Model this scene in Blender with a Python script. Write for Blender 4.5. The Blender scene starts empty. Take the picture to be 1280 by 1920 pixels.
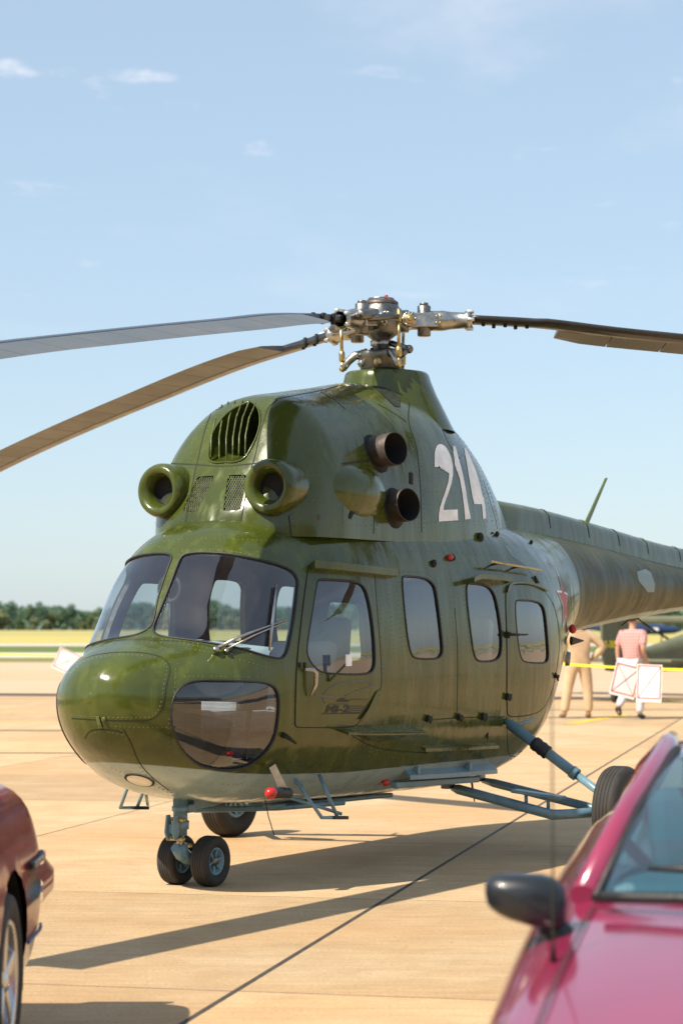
import bpy, bmesh, math, random
import numpy as np
from mathutils import Vector, Matrix
from mathutils.bvhtree import BVHTree
random.seed(7); np.random.seed(7)
SC = bpy.context.scene
COL = SC.collection
R = math.radians

# ------------------------------------------------------------------ camera
CAM_F, CAM_H, HOR = 4200.0, 1.5, 1180.0        # focal length in photo pixels, eye height, horizon row (1280x1920 photo)
PITCH = math.atan((HOR - 960) / CAM_F)
cam_d = bpy.data.cameras.new('camera'); cam = bpy.data.objects.new('camera', cam_d); COL.objects.link(cam)
cam.location = (0, 0, CAM_H); cam.rotation_euler = (math.pi / 2 + PITCH, 0, 0)
cam_d.sensor_fit = 'VERTICAL'; cam_d.sensor_height = 36.0; cam_d.sensor_width = 24.0
cam_d.lens = CAM_F / 1920 * 36.0
cam_d.clip_start = 0.1; cam_d.clip_end = 12000
cam_d.dof.use_dof = True; cam_d.dof.focus_distance = 13.2; cam_d.dof.aperture_fstop = 3.2
SC.camera = cam
SC.render.resolution_x = 682; SC.render.resolution_y = 1024

# ------------------------------------------------------------------ sky, sun, exposure
SUN_AZ, SUN_EL = 40.0, 48.0                    # direction the shadows run (deg from +X towards +Y), elevation
sx, sy = -math.cos(R(SUN_AZ)), -math.sin(R(SUN_AZ))
TO_SUN = Vector((sx * math.cos(R(SUN_EL)), sy * math.cos(R(SUN_EL)), math.sin(R(SUN_EL))))
world = bpy.data.worlds.new('World'); SC.world = world; world.use_nodes = True
wn = world.node_tree.nodes; wl = world.node_tree.links; wn.clear()
wout = wn.new('ShaderNodeOutputWorld'); wbg = wn.new('ShaderNodeBackground'); wbg.inputs[1].default_value = 0.125
sky = wn.new('ShaderNodeTexSky'); sky.sky_type = 'NISHITA'; sky.sun_disc = False
sky.sun_elevation = R(SUN_EL); sky.sun_rotation = math.atan2(sx, sy) % (2 * math.pi)
sky.altitude = 200; sky.air_density = 1.0; sky.dust_density = .8; sky.ozone_density = 1.2
# thin high cloud over the whole sky (same everywhere, laid out on the cloud plane)
tc = wn.new('ShaderNodeTexCoord'); sep = wn.new('ShaderNodeSeparateXYZ'); wl.new(tc.outputs['Generated'], sep.inputs[0])
mz = wn.new('ShaderNodeMath'); mz.operation = 'MAXIMUM'; mz.inputs[1].default_value = 0.03; wl.new(sep.outputs[2], mz.inputs[0])
dx = wn.new('ShaderNodeMath'); dx.operation = 'DIVIDE'; wl.new(sep.outputs[0], dx.inputs[0]); wl.new(mz.outputs[0], dx.inputs[1])
dy = wn.new('ShaderNodeMath'); dy.operation = 'DIVIDE'; wl.new(sep.outputs[1], dy.inputs[0]); wl.new(mz.outputs[0], dy.inputs[1])
cmb = wn.new('ShaderNodeCombineXYZ'); wl.new(dx.outputs[0], cmb.inputs[0]); wl.new(dy.outputs[0], cmb.inputs[1])
def cloud_layer(scale, sxy, lo, hi, detail, amt, seed):
    mp = wn.new('ShaderNodeMapping'); mp.inputs['Scale'].default_value = (sxy[0], sxy[1], 1); mp.inputs['Location'].default_value = (seed, seed * .7, seed)
    wl.new(cmb.outputs[0], mp.inputs[0])
    nz = wn.new('ShaderNodeTexNoise'); nz.inputs['Scale'].default_value = scale; nz.inputs['Detail'].default_value = detail; nz.inputs['Roughness'].default_value = .58
    wl.new(mp.outputs[0], nz.inputs['Vector'])
    rp = wn.new('ShaderNodeMapRange'); rp.interpolation_type = 'SMOOTHSTEP'
    rp.inputs[1].default_value = lo; rp.inputs[2].default_value = hi; rp.inputs[3].default_value = 0; rp.inputs[4].default_value = amt
    wl.new(nz.outputs[0], rp.inputs[0]); return rp.outputs[0]
c1 = cloud_layer(1.0, (1.1, .55), .47, .84, 9, .6, 9.7)
c2 = cloud_layer(3.6, (1.0, .7), .60, .76, 7, .55, 2.2)
mx = wn.new('ShaderNodeMath'); mx.operation = 'MAXIMUM'; wl.new(c1, mx.inputs[0]); wl.new(c2, mx.inputs[1])
fade = wn.new('ShaderNodeMapRange'); fade.inputs[1].default_value = .12; fade.inputs[2].default_value = .24; wl.new(sep.outputs[2], fade.inputs[0])
mf = wn.new('ShaderNodeMath'); mf.operation = 'MULTIPLY'; wl.new(mx.outputs[0], mf.inputs[0]); wl.new(fade.outputs[0], mf.inputs[1])
mixc = wn.new('ShaderNodeMix'); mixc.data_type = 'RGBA'; wl.new(mf.outputs[0], mixc.inputs[0]); hz_ = wn.new('ShaderNodeMix'); hz_.data_type = 'RGBA'; hz_.inputs[0].default_value = .62; hz_.inputs[7].default_value = (2.75, 3.5, 4.2, 1); wl.new(sky.outputs[0], hz_.inputs[6])   # summer haze, even over the whole sky
wl.new(hz_.outputs[2], mixc.inputs[6]); mixc.inputs[7].default_value = (6.2, 6.0, 6.1, 1)
wl.new(mixc.outputs[2], wbg.inputs[0]); wl.new(wbg.outputs[0], wout.inputs[0])
sun_d = bpy.data.lights.new('sun', 'SUN'); sun = bpy.data.objects.new('sun', sun_d); COL.objects.link(sun)
sun_d.energy = 5.0; sun_d.angle = R(.53); sun_d.color = (1.0, .92, .78)
sun.rotation_euler = TO_SUN.to_track_quat('Z', 'Y').to_euler(); sun.location = TO_SUN * 50
SC.view_settings.view_transform = 'Standard'; SC.view_settings.look = 'None'
SC.view_settings.exposure = 0.6; SC.view_settings.gamma = 1.0; SC.view_settings.use_curve_mapping = False

# ------------------------------------------------------------------ pixel <-> place helpers
cF = np.array([0, math.cos(PITCH), math.sin(PITCH)]); cU = np.array([0, -math.sin(PITCH), math.cos(PITCH)]); cC = np.array([0, 0, CAM_H])
def ray(u, v): return (u - 640) / CAM_F * np.array([1., 0, 0]) + cF + (960 - v) / CAM_F * cU
def ground_at(u, v):
    r = ray(u, v); t = -CAM_H / r[2]; return r[0] * t, r[1] * t
def at_depth(u, v, d):
    r = ray(u, v); t = d / r[1]; return Vector((r[0] * t, d, CAM_H + r[2] * t))
def project(P):
    P = np.asarray(P, float) - cC; d = P @ cF
    return np.stack([640 + CAM_F * P[..., 0] / d, 960 - CAM_F * (P @ cU) / d], -1)

# ------------------------------------------------------------------ materials
MATS = {}
def mat(name, base, rough=.5, metal=0., var=.12, scale=6., bump=0., bscale=40., coat=0., streak=None, spec=.5, var2=None, rvar=.1, stretch=(1, 1, 1)):
    """Principled with noise-driven colour, roughness and relief (object coordinates)."""
    if name in MATS: return MATS[name]
    m = bpy.data.materials.new(name); m.use_nodes = True; MATS[name] = m
    nt = m.node_tree; n = nt.nodes; l = nt.links; p = n['Principled BSDF']
    p.inputs['Metallic'].default_value = metal; p.inputs['Specular IOR Level'].default_value = spec
    p.inputs['Coat Weight'].default_value = coat; p.inputs['Coat Roughness'].default_value = .06
    t = n.new('ShaderNodeTexCoord'); mp = n.new('ShaderNodeMapping'); mp.inputs['Scale'].default_value = stretch; l.new(t.outputs['Object'], mp.inputs[0])
    a = n.new('ShaderNodeTexNoise'); a.inputs['Scale'].default_value = scale; a.inputs['Detail'].default_value = 8; a.inputs['Roughness'].default_value = .62; l.new(mp.outputs[0], a.inputs['Vector'])
    r = n.new('ShaderNodeMapRange'); r.inputs[1].default_value = .3; r.inputs[2].default_value = .7; l.new(a.outputs[0], r.inputs[0])
    mixn = n.new('ShaderNodeMix'); mixn.data_type = 'RGBA'; l.new(r.outputs[0], mixn.inputs[0])
    c2 = var2 if var2 else tuple(min(1, c * (1 + var)) for c in base); c1 = tuple(c * (1 - var) for c in base) if not var2 else base
    mixn.inputs[6].default_value = (*c1, 1); mixn.inputs[7].default_value = (*c2, 1); l.new(mixn.outputs[2], p.inputs['Base Color'])
    rr = n.new('ShaderNodeMapRange'); rr.inputs[3].default_value = max(.02, rough - rvar); rr.inputs[4].default_value = min(1, rough + rvar); l.new(r.outputs[0], rr.inputs[0]); l.new(rr.outputs[0], p.inputs['Roughness'])
    if bump:
        b = n.new('ShaderNodeTexNoise'); b.inputs['Scale'].default_value = bscale; b.inputs['Detail'].default_value = 5; l.new(mp.outputs[0], b.inputs['Vector'])
        bp = n.new('ShaderNodeBump'); bp.inputs['Strength'].default_value = bump; bp.inputs['Distance'].default_value = .01; l.new(b.outputs[0], bp.inputs['Height']); l.new(bp.outputs[0], p.inputs['Normal'])
    return m
def glass(name, tint=(.92, .95, .95), rough=.0, ior=1.6, dirt=.06):
    """thin pane: see-through with Fresnel mirror, faint dust film"""
    if name in MATS: return MATS[name]
    m = bpy.data.materials.new(name); m.use_nodes = True; MATS[name] = m
    nt = m.node_tree; n = nt.nodes; l = nt.links; n.clear()
    o = n.new('ShaderNodeOutputMaterial'); tr = n.new('ShaderNodeBsdfTransparent'); tr.inputs[0].default_value = (*tint, 1)
    gl = n.new('ShaderNodeBsdfGlossy'); gl.inputs['Roughness'].default_value = rough + .02
    fr = n.new('ShaderNodeFresnel'); ge = n.new('ShaderNodeNewGeometry'); io = n.new('ShaderNodeMapRange'); io.inputs[3].default_value = ior; io.inputs[4].default_value = 1 / ior; l.new(ge.outputs['Backfacing'], io.inputs[0]); l.new(io.outputs[0], fr.inputs[0])
    df = n.new('ShaderNodeBsdfDiffuse'); df.inputs[0].default_value = (.6, .6, .58, 1)
    nz = n.new('ShaderNodeTexNoise'); nz.inputs['Scale'].default_value = 5; nz.inputs['Detail'].default_value = 7
    mr = n.new('ShaderNodeMapRange'); mr.inputs[1].default_value = .35; mr.inputs[2].default_value = .8; mr.inputs[4].default_value = dirt; l.new(nz.outputs[0], mr.inputs[0])
    wv = n.new('ShaderNodeTexNoise'); wv.inputs['Scale'].default_value = 2.2; bp = n.new('ShaderNodeBump'); bp.inputs['Strength'].default_value = .05; bp.inputs['Distance'].default_value = .02
    l.new(wv.outputs[0], bp.inputs['Height']); l.new(bp.outputs[0], gl.inputs['Normal']); l.new(bp.outputs[0], fr.inputs['Normal'])
    mul = n.new('ShaderNodeMath'); mul.operation = 'MULTIPLY'; mul.inputs[1].default_value = 2.2; l.new(fr.outputs[0], mul.inputs[0])
    m1 = n.new('ShaderNodeMixShader'); l.new(mr.outputs[0], m1.inputs[0]); l.new(tr.outputs[0], m1.inputs[1]); l.new(df.outputs[0], m1.inputs[2])
    m2 = n.new('ShaderNodeMixShader'); l.new(mul.outputs[0], m2.inputs[0]); l.new(m1.outputs[0], m2.inputs[1]); l.new(gl.outputs[0], m2.inputs[2])
    l.new(m2.outputs[0], o.inputs[0]); return m

# ------------------------------------------------------------------ mesh builder
class MB:
    def __init__(s): s.v = []; s.f = []; s.sm = []
    def add(s, vs, fs, smooth=False):
        o = len(s.v); s.v += [tuple(float(c) for c in p) for p in vs]; s.f += [tuple(i + o for i in f) for f in fs]; s.sm += [smooth] * len(fs); return s
    def box(s, c, size, rot=None, taper=1.0):
        hx, hy, hz = [d / 2 for d in size]; M = rot.to_matrix() if rot is not None and not isinstance(rot, Matrix) else (rot or Matrix.Identity(3)); c = Vector(c); vs = []
        for z, k in ((-hz, 1), (hz, taper)):
            for x, y in ((-hx, -hy), (hx, -hy), (hx, hy), (-hx, hy)): vs.append(c + M @ Vector((x * k, y * k, z)))
        return s.add(vs, [(3, 2, 1, 0), (4, 5, 6, 7), (0, 1, 5, 4), (1, 2, 6, 5), (2, 3, 7, 6), (3, 0, 4, 7)])
    def bar(s, a, b, w, h, up=(0, 0, 1)):
        a = Vector(a); b = Vector(b); d = b - a; L = d.length; x = d / L; up = Vector(up); y = up.cross(x)
        if y.length < 1e-4: y = Vector((0, 1, 0)).cross(x)
        y.normalize(); z = x.cross(y); M = Matrix((x, y, z)).transposed()
        return s.box((a + b) / 2, (L, w, h), M)
    def tube(s, pts, r, n=8, caps=True, smooth=True, closed=False):
        P = [Vector(p) for p in pts]; k = len(P); rs = r if isinstance(r, (list, tuple)) else [r] * k; vs = []; fs = []
        up = None
        for i, p in enumerate(P):
            if closed: d = P[(i + 1) % k] - P[i - 1]
            else: d = P[min(i + 1, k - 1)] - P[max(i - 1, 0)]
            if d.length < 1e-9: d = Vector((0, 0, 1))
            d.normalize()
            if up is None:
                up = Vector((0, 0, 1)) if abs(d.z) < .9 else Vector((1, 0, 0))
            u = (up - d * up.dot(d));
            if u.length < 1e-5: u = d.orthogonal()
            u.normalize(); w = d.cross(u); up = u
            for j in range(n):
                a = 2 * math.pi * j / n; vs.append(p + (u * math.cos(a) + w * math.sin(a)) * rs[i])
        m = k if closed else k - 1
        for i in range(m):
            for j in range(n):
                a = i * n; b = ((i + 1) % k) * n; fs.append((a + j, a + (j + 1) % n, b + (j + 1) % n, b + j))
        s.add(vs, fs, smooth)
        if caps and not closed:
            o = len(s.v) - k * n; s.f += [tuple(o + j for j in reversed(range(n))), tuple(o + (k - 1) * n + j for j in range(n))]; s.sm += [False, False]
        return s
    def lathe(s, prof, c, axis, n=32, smooth=True, ang=(0, 2 * math.pi)):
        """prof: (distance along axis, radius)"""
        c = Vector(c); ax = Vector(axis).normalized(); u = ax.orthogonal().normalized(); w = ax.cross(u); vs = []; fs = []; k = len(prof)
        for h, r in prof:
            for j in range(n):
                a = 2 * math.pi * j / n; vs.append(c + ax * h + (u * math.cos(a) + w * math.sin(a)) * r)
        for i in range(k - 1):
            for j in range(n): fs.append((i * n + j, i * n + (j + 1) % n, (i + 1) * n + (j + 1) % n, (i + 1) * n + j))
        return s.add(vs, fs, smooth)
    def cyl(s, a, b, r, n=20, r2=None):
        a = Vector(a); b = Vector(b); L = (b - a).length; r2 = r if r2 is None else r2; e = min(.12 * r, .2 * L)
        return s.lathe([(0, 0), (0, r - e), (e, r), (L - e, r2), (L, r2 - e if r2 > e else r2), (L, 0)], a, b - a, n)
    def ell(s, c, rad, nu=20, nv=12, rot=None):
        c = Vector(c); vs = []; fs = []; M = rot or Matrix.Identity(3)
        for i in range(nv + 1):
            t = math.pi * i / nv
            for j in range(nu):
                a = 2 * math.pi * j / nu; vs.append(c + M @ Vector((rad[0] * math.sin(t) * math.cos(a), rad[1] * math.sin(t) * math.sin(a), rad[2] * math.cos(t))))
        for i in range(nv):
            for j in range(nu): fs.append((i * nu + j, (i + 1) * nu + j, (i + 1) * nu + (j + 1) % nu, i * nu + (j + 1) % nu))
        return s.add(vs, fs, True)
    def prism(s, poly, c0, ex, ey, ez, depth):
        """2D polygon (ex,ey axes) extruded by depth along ez, centred"""
        c0 = Vector(c0); ex = Vector(ex); ey = Vector(ey); ez = Vector(ez); n = len(poly)
        a = [c0 + ex * x + ey * y - ez * depth / 2 for x, y in poly]; b = [p + ez * depth for p in a]
        return s.add(a + b, [tuple(reversed(range(n))), tuple(range(n, 2 * n))] + [(i, (i + 1) % n, n + (i + 1) % n, n + i) for i in range(n)])
    def build(s, name, m, parent=None, bevel=0, fixn=False, label=None, kind=None, loc=None):
        me = bpy.data.meshes.new(name); me.from_pydata(s.v, [], s.f); me.polygons.foreach_set('use_smooth', s.sm[:len(me.polygons)])
        if fixn:
            b = bmesh.new(); b.from_mesh(me); bmesh.ops.recalc_face_normals(b, faces=b.faces); b.to_mesh(me); b.free()
        me.materials.append(m); o = bpy.data.objects.new(name, me); COL.objects.link(o)
        if parent: o.parent = parent
        if bevel:
            md = o.modifiers.new('bevel', 'BEVEL'); md.width = bevel; md.segments = 2; md.limit_method = 'ANGLE'
        if label: o['label'] = label
        if kind: o['kind'] = kind
        if loc is not None: o.location = loc
        return o
def empty(name, loc=(0, 0, 0), rz=0, label=None, cat=None, group=None, parent=None):
    o = bpy.data.objects.new(name, None); COL.objects.link(o); o.location = loc; o.rotation_euler = (0, 0, rz); o.empty_display_size = .1
    if label: o['label'] = label
    if cat: o['category'] = cat
    if group: o['group'] = group
    if parent: o.parent = parent
    return o
def tag(o, label=None, cat=None, group=None, kind=None):
    if label: o['label'] = label
    if cat: o['category'] = cat
    if group: o['group'] = group
    if kind: o['kind'] = kind
    return o
def copy_tree(o, parent=None):
    c = o.copy(); COL.objects.link(c); c.parent = parent
    for ch in list(o.children): copy_tree(ch, c)
    return c
def chaikin(p, k=2, closed=True):
    p = [np.array(q, float) for q in p]
    for _ in range(k):
        q = []
        m = len(p) if closed else len(p) - 1
        if not closed: q.append(p[0])
        for i in range(m):
            a, b = p[i], p[(i + 1) % len(p)]; q += [a * .75 + b * .25, a * .25 + b * .75]
        if not closed: q.append(p[-1])
        p = q
    return np.array(p)
def resample(p, step, closed=False):
    p = np.asarray(p, float)
    if closed: p = np.vstack([p, p[:1]])
    d = np.r_[0, np.cumsum(np.hypot(*np.diff(p, axis=0).T[:2]))] if p.shape[1] == 2 else np.r_[0, np.cumsum(np.linalg.norm(np.diff(p, axis=0), axis=1))]
    n = max(2, int(d[-1] / step) + 1); t = np.linspace(0, d[-1], n + (1 if closed else 0))
    q = np.stack([np.interp(t, d, p[:, i]) for i in range(p.shape[1])], -1)
    return q[:-1] if closed else q
def in_poly(P, poly):
    x, y = P[..., 0], P[..., 1]; c = np.zeros(x.shape, bool); n = len(poly)
    for i in range(n):
        x1, y1 = poly[i]; x2, y2 = poly[i - 1]
        k = ((y1 > y) != (y2 > y)); c ^= k & (x < (x2 - x1) * (y - y1) / ((y2 - y1) if y2 != y1 else 1e-9) + x1)
    return c
def nearest_on_poly(P, poly):
    best = np.full(len(P), 1e9); Q = P.copy(); n = len(poly)
    for i in range(n):
        a = poly[i - 1]; b = poly[i]; ab = b - a; L = ab @ ab
        if L < 1e-12: continue
        t = np.clip(((P - a) @ ab) / L, 0, 1); q = a + t[:, None] * ab; d = np.linalg.norm(P - q, axis=1); m = d < best
        best[m] = d[m]; Q[m] = q[m]
    return Q, best
def pchip(xk, yk):
    xk = np.asarray(xk, float); yk = np.asarray(yk, float); o = np.argsort(xk); xk = xk[o]; yk = yk[o]
    h = np.diff(xk); d = np.diff(yk) / h; m = np.zeros_like(yk)
    for i in range(1, len(xk) - 1):
        if d[i - 1] * d[i] > 0:
            w1 = 2 * h[i] + h[i - 1]; w2 = h[i] + 2 * h[i - 1]; m[i] = (w1 + w2) / (w1 / d[i - 1] + w2 / d[i])
    m[0] = d[0]; m[-1] = d[-1]
    def f(x):
        x = np.clip(np.asarray(x, float), xk[0], xk[-1]); i = np.clip(np.searchsorted(xk, x) - 1, 0, len(h) - 1); t = (x - xk[i]) / h[i]
        return (1 + 2 * t) * (1 - t) ** 2 * yk[i] + t * (1 - t) ** 2 * h[i] * m[i] + t * t * (3 - 2 * t) * yk[i + 1] + t * t * (t - 1) * h[i] * m[i + 1]
    return f

# ================================================================== GROUND
def world_mat(name, c1, c2, scale, rough=.85, bump=.0, bscale=60, big=None, stretch=(1, 1, 1), rnd=0., stain=None):
    """ground material in world position: two-tone noise + large blotches + optional dark stains"""
    m = bpy.data.materials.new(name); m.use_nodes = True; nt = m.node_tree; n = nt.nodes; l = nt.links; p = n['Principled BSDF']; MATS[name] = m
    g = n.new('ShaderNodeNewGeometry'); mp = n.new('ShaderNodeMapping'); mp.inputs['Scale'].default_value = stretch; l.new(g.outputs['Position'], mp.inputs[0])
    a = n.new('ShaderNodeTexNoise'); a.inputs['Scale'].default_value = scale; a.inputs['Detail'].default_value = 10; a.inputs['Roughness'].default_value = .7; l.new(mp.outputs[0], a.inputs['Vector'])
    r = n.new('ShaderNodeMapRange'); r.inputs[1].default_value = .32; r.inputs[2].default_value = .68; l.new(a.outputs[0], r.inputs[0])
    mx = n.new('ShaderNodeMix'); mx.data_type = 'RGBA'; l.new(r.outputs[0], mx.inputs[0]); mx.inputs[6].default_value = (*c1, 1); mx.inputs[7].default_value = (*c2, 1); col = mx.outputs[2]
    if big:
        b = n.new('ShaderNodeTexNoise'); b.inputs['Scale'].default_value = big[0]; b.inputs['Detail'].default_value = 5; l.new(mp.outputs[0], b.inputs['Vector'])
        br = n.new('ShaderNodeMapRange'); br.inputs[1].default_value = .4; br.inputs[2].default_value = .7; br.inputs[4].default_value = big[1]; l.new(b.outputs[0], br.inputs[0])
        m2 = n.new('ShaderNodeMix'); m2.data_type = 'RGBA'; l.new(br.outputs[0], m2.inputs[0]); l.new(col, m2.inputs[6]); m2.inputs[7].default_value = (*big[2], 1); col = m2.outputs[2]
    if stain:
        sm = n.new('ShaderNodeMapping'); sm.inputs['Scale'].default_value = (.22, 2.6, 1); sm.inputs['Rotation'].default_value = (0, 0, R(12.2)); l.new(g.outputs['Position'], sm.inputs[0])
        sn = n.new('ShaderNodeTexNoise'); sn.inputs['Scale'].default_value = 7; sn.inputs['Detail'].default_value = 7; sn.inputs['Roughness'].default_value = .7; l.new(sm.outputs[0], sn.inputs['Vector'])
        sr = n.new('ShaderNodeMapRange'); sr.inputs[1].default_value = .35; sr.inputs[2].default_value = .7; sr.inputs[3].default_value = .86; sr.inputs[4].default_value = 1.1; l.new(sn.outputs[0], sr.inputs[0])
        hv = n.new('ShaderNodeHueSaturation'); l.new(sr.outputs[0], hv.inputs['Value']); l.new(col, hv.inputs['Color']); col = hv.outputs[0]
        gn = n.new('ShaderNodeTexNoise'); gn.inputs['Scale'].default_value = 60; gn.inputs['Detail'].default_value = 4; l.new(g.outputs['Position'], gn.inputs['Vector'])
        gr = n.new('ShaderNodeMapRange'); gr.inputs[1].default_value = .3; gr.inputs[2].default_value = .7; gr.inputs[3].default_value = .84; gr.inputs[4].default_value = 1.14; l.new(gn.outputs[0], gr.inputs[0])
        hg = n.new('ShaderNodeHueSaturation'); l.new(gr.outputs[0], hg.inputs['Value']); l.new(col, hg.inputs['Color']); col = hg.outputs[0]
        v = n.new('ShaderNodeTexNoise'); v.inputs['Scale'].default_value = 22; v.inputs['Detail'].default_value = 3; l.new(g.outputs['Position'], v.inputs['Vector'])
        vr = n.new('ShaderNodeMapRange'); vr.inputs[1].default_value = .69; vr.inputs[2].default_value = .76; vr.inputs[4].default_value = stain; l.new(v.outputs[0], vr.inputs[0])
        m3 = n.new('ShaderNodeMix'); m3.data_type = 'RGBA'; l.new(vr.outputs[0], m3.inputs[0]); l.new(col, m3.inputs[6]); m3.inputs[7].default_value = (.09, .06, .04, 1); col = m3.outputs[2]
    if stain:
        ob = n.new('ShaderNodeTexNoise'); ob.inputs['Scale'].default_value = 1.7; ob.inputs['Detail'].default_value = 6; ob.inputs['Roughness'].default_value = .65; l.new(g.outputs['Position'], ob.inputs['Vector'])
        om = n.new('ShaderNodeMapRange'); om.inputs[1].default_value = .62; om.inputs[2].default_value = .74; om.inputs[4].default_value = .45; l.new(ob.outputs[0], om.inputs[0])
        m5 = n.new('ShaderNodeMix'); m5.data_type = 'RGBA'; l.new(om.outputs[0], m5.inputs[0]); l.new(col, m5.inputs[6]); m5.inputs[7].default_value = (.27, .18, .10, 1); col = m5.outputs[2]
    if rnd:
        oi = n.new('ShaderNodeObjectInfo'); hs = n.new('ShaderNodeHueSaturation'); mr = n.new('ShaderNodeMapRange'); mr.inputs[3].default_value = 1 - rnd; mr.inputs[4].default_value = 1 + rnd
        l.new(oi.outputs['Random'], mr.inputs[0]); l.new(mr.outputs[0], hs.inputs['Value']); l.new(col, hs.inputs['Color']); col = hs.outputs[0]
    l.new(col, p.inputs['Base Color']); p.inputs['Roughness'].default_value = rough; p.inputs['Specular IOR Level'].default_value = .3
    if bump:
        f = n.new('ShaderNodeTexNoise'); f.inputs['Scale'].default_value = bscale; f.inputs['Detail'].default_value = 6; l.new(g.outputs['Position'], f.inputs['Vector'])
        bp = n.new('ShaderNodeBump'); bp.inputs['Strength'].default_value = bump; bp.inputs['Distance'].default_value = .006; l.new(f.outputs[0], bp.inputs['Height']); l.new(bp.outputs[0], p.inputs['Normal'])
    return m
M_conc = world_mat('apron_concrete', (.43, .29, .155), (.56, .40, .235), 2.2, .8, .5, 150, (.42, .65, (.49, .275, .115)), (1, 1, 1), .13, .6)
M_concfar = world_mat('far_concrete', (.46, .32, .20), (.54, .40, .275), .5, .85, 0, 60, (.09, .6, (.50, .31, .16)), (.3, 1, 1))
M_grass = world_mat('grass', (.075, .12, .025), (.12, .155, .04), .25, .95, 0, 1, (.03, .5, (.16, .15, .04)))
M_dry = world_mat('dry_grass', (.22, .18, .06), (.15, .16, .04), .4, .95, 0, 1)
M_soy = world_mat('ripe_crop', (.42, .34, .12), (.35, .31, .11), .12, .95, 0, 1, (.02, .5, (.34, .30, .10)), (.3, 1, 1))
M_run = world_mat('runway_concrete', (.50, .44, .36), (.58, .52, .44), .3, .9)
M_joint_strip = mat('joint_tar_and_strip', (.05, .038, .028), .8, var=.4, scale=9)
def sheet(name, x0, x1, y0, y1, z, m, kind='structure', parent=None):
    b = MB(); b.add([(x0, y0, z), (x1, y0, z), (x1, y1, z), (x0, y1, z)], [(0, 1, 2, 3)]); o = b.build(name, m, parent)
    if kind: o['kind'] = kind
    return o
sheet('ground', -6000, 6000, -3000, 9000, -.05, M_grass)
apron = sheet('apron', -220, 220, -120, 104, -.02, M_concfar)
sheet('dry_grass_strip', -900, 900, 104, 121, -.03, M_dry)
sheet('taxiway', -900, 900, 121, 146, -.02, M_run)
sheet('grass_strip', -900, 900, 146, 205, -.03, M_grass)
sheet('runway', -900, 900, 205, 236, -.02, M_run)
# ripe crop field: a raised leafy canopy, edge towards the runway
fb = MB(); fb.add([(-1500, 240, -.03), (1500, 240, -.03), (1500, 241.5, .75), (-1500, 241.5, .75), (1500, 1600, .9), (-1500, 1600, .9)], [(0, 1, 2, 3), (3, 2, 4, 5)])
fb.build('crop_field', M_soy, kind='structure')
# concrete slabs of the apron, each a block of its own with open joints
ga = R(12.2); e1 = Vector((math.sin(ga), math.cos(ga), 0)); e2 = Vector((math.cos(ga), -math.sin(ga), 0))
Q0, S0, SW, SL = -2.415, 12.33, 3.2, 3.24
def slab_mesh(gl, gr):
    b = MB(); x0, x1 = gl, SW - gr; y0, y1 = .007, SL - .007; c = .002
    b.add([(x0, y0, -.045), (x1, y0, -.045), (x1, y1, -.045), (x0, y1, -.045), (x0, y0, -c), (x1, y0, -c), (x1, y1, -c), (x0, y1, -c),
           (x0 + c, y0 + c, 0), (x1 - c, y0 + c, 0), (x1 - c, y1 - c, 0), (x0 + c, y1 - c, 0)],
          [(0, 1, 5, 4), (1, 2, 6, 5), (2, 3, 7, 6), (3, 0, 4, 7), (4, 5, 9, 8), (5, 6, 10, 9), (6, 7, 11, 10), (7, 4, 8, 11), (8, 9, 10, 11)])
    me = bpy.data.meshes.new('slab'); me.from_pydata(b.v, [], b.f); me.materials.append(M_conc); return me
sl_mid, sl_r, sl_l = slab_mesh(.006, .006), slab_mesh(.013, .006), slab_mesh(.006, .013)
rotM = math.atan2(e2.y, e2.x)
for r_ in range(-3, 11):
    s_ = S0 + r_ * SL; half = 2 + int(abs(s_) * .19 / SW + 1)
    for k in range(-half, half + 2):
        me = sl_r if k == 0 else (sl_l if k == -1 else sl_mid)
        o = bpy.data.objects.new('slab', me); COL.objects.link(o); o.parent = apron
        p = e1 * s_ + e2 * (Q0 + k * SW); o.location = p; o.rotation_euler = (0, 0, rotM)
jb = MB(); c_ = e1 * 22 + e2 * (-2); jb.add([c_ - e1 * 22 - e2 * 24, c_ - e1 * 22 + e2 * 24, c_ + e1 * 28 + e2 * 24, c_ + e1 * 28 - e2 * 24], [(0, 3, 2, 1)])
for i in range(len(jb.v)): jb.v[i] = (jb.v[i][0], jb.v[i][1], -.0008)
jb.build('joint_filler', M_joint_strip, apron)
# long thin dark strips and a worn yellow guide line further out
def strip(name, a, b, w, m, z=.004):
    a = Vector((*a, z)); b = Vector((*b, z)); d = (b - a).normalized(); n_ = Vector((-d.y, d.x, 0)) * w / 2
    k = MB(); k.add([a - n_, b - n_, b + n_, a + n_], [(0, 1, 2, 3)]); return k.build(name, m, apron)
strip('dark_strip', (-12, 33.6), (-3.0, 33.3), .22, M_joint_strip); strip('dark_strip', (-12, 27.6), (-2.6, 27.25), .12, M_joint_strip)
strip('dark_strip', (2.5, 38.3), (14, 38.4), .28, M_joint_strip); strip('dark_strip', (2.5, 41.8), (9, 42.2), .16, M_joint_strip)
M_yel = mat('worn_yellow_paint', (.62, .42, .04), .8, var=.3, scale=5)
strip('guide_line', (3.6, 35.6), (5.0, 39.6), .22, M_yel); strip('guide_line', (6.6, 47.2), (8.3, 49.8), .25, M_yel)

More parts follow.
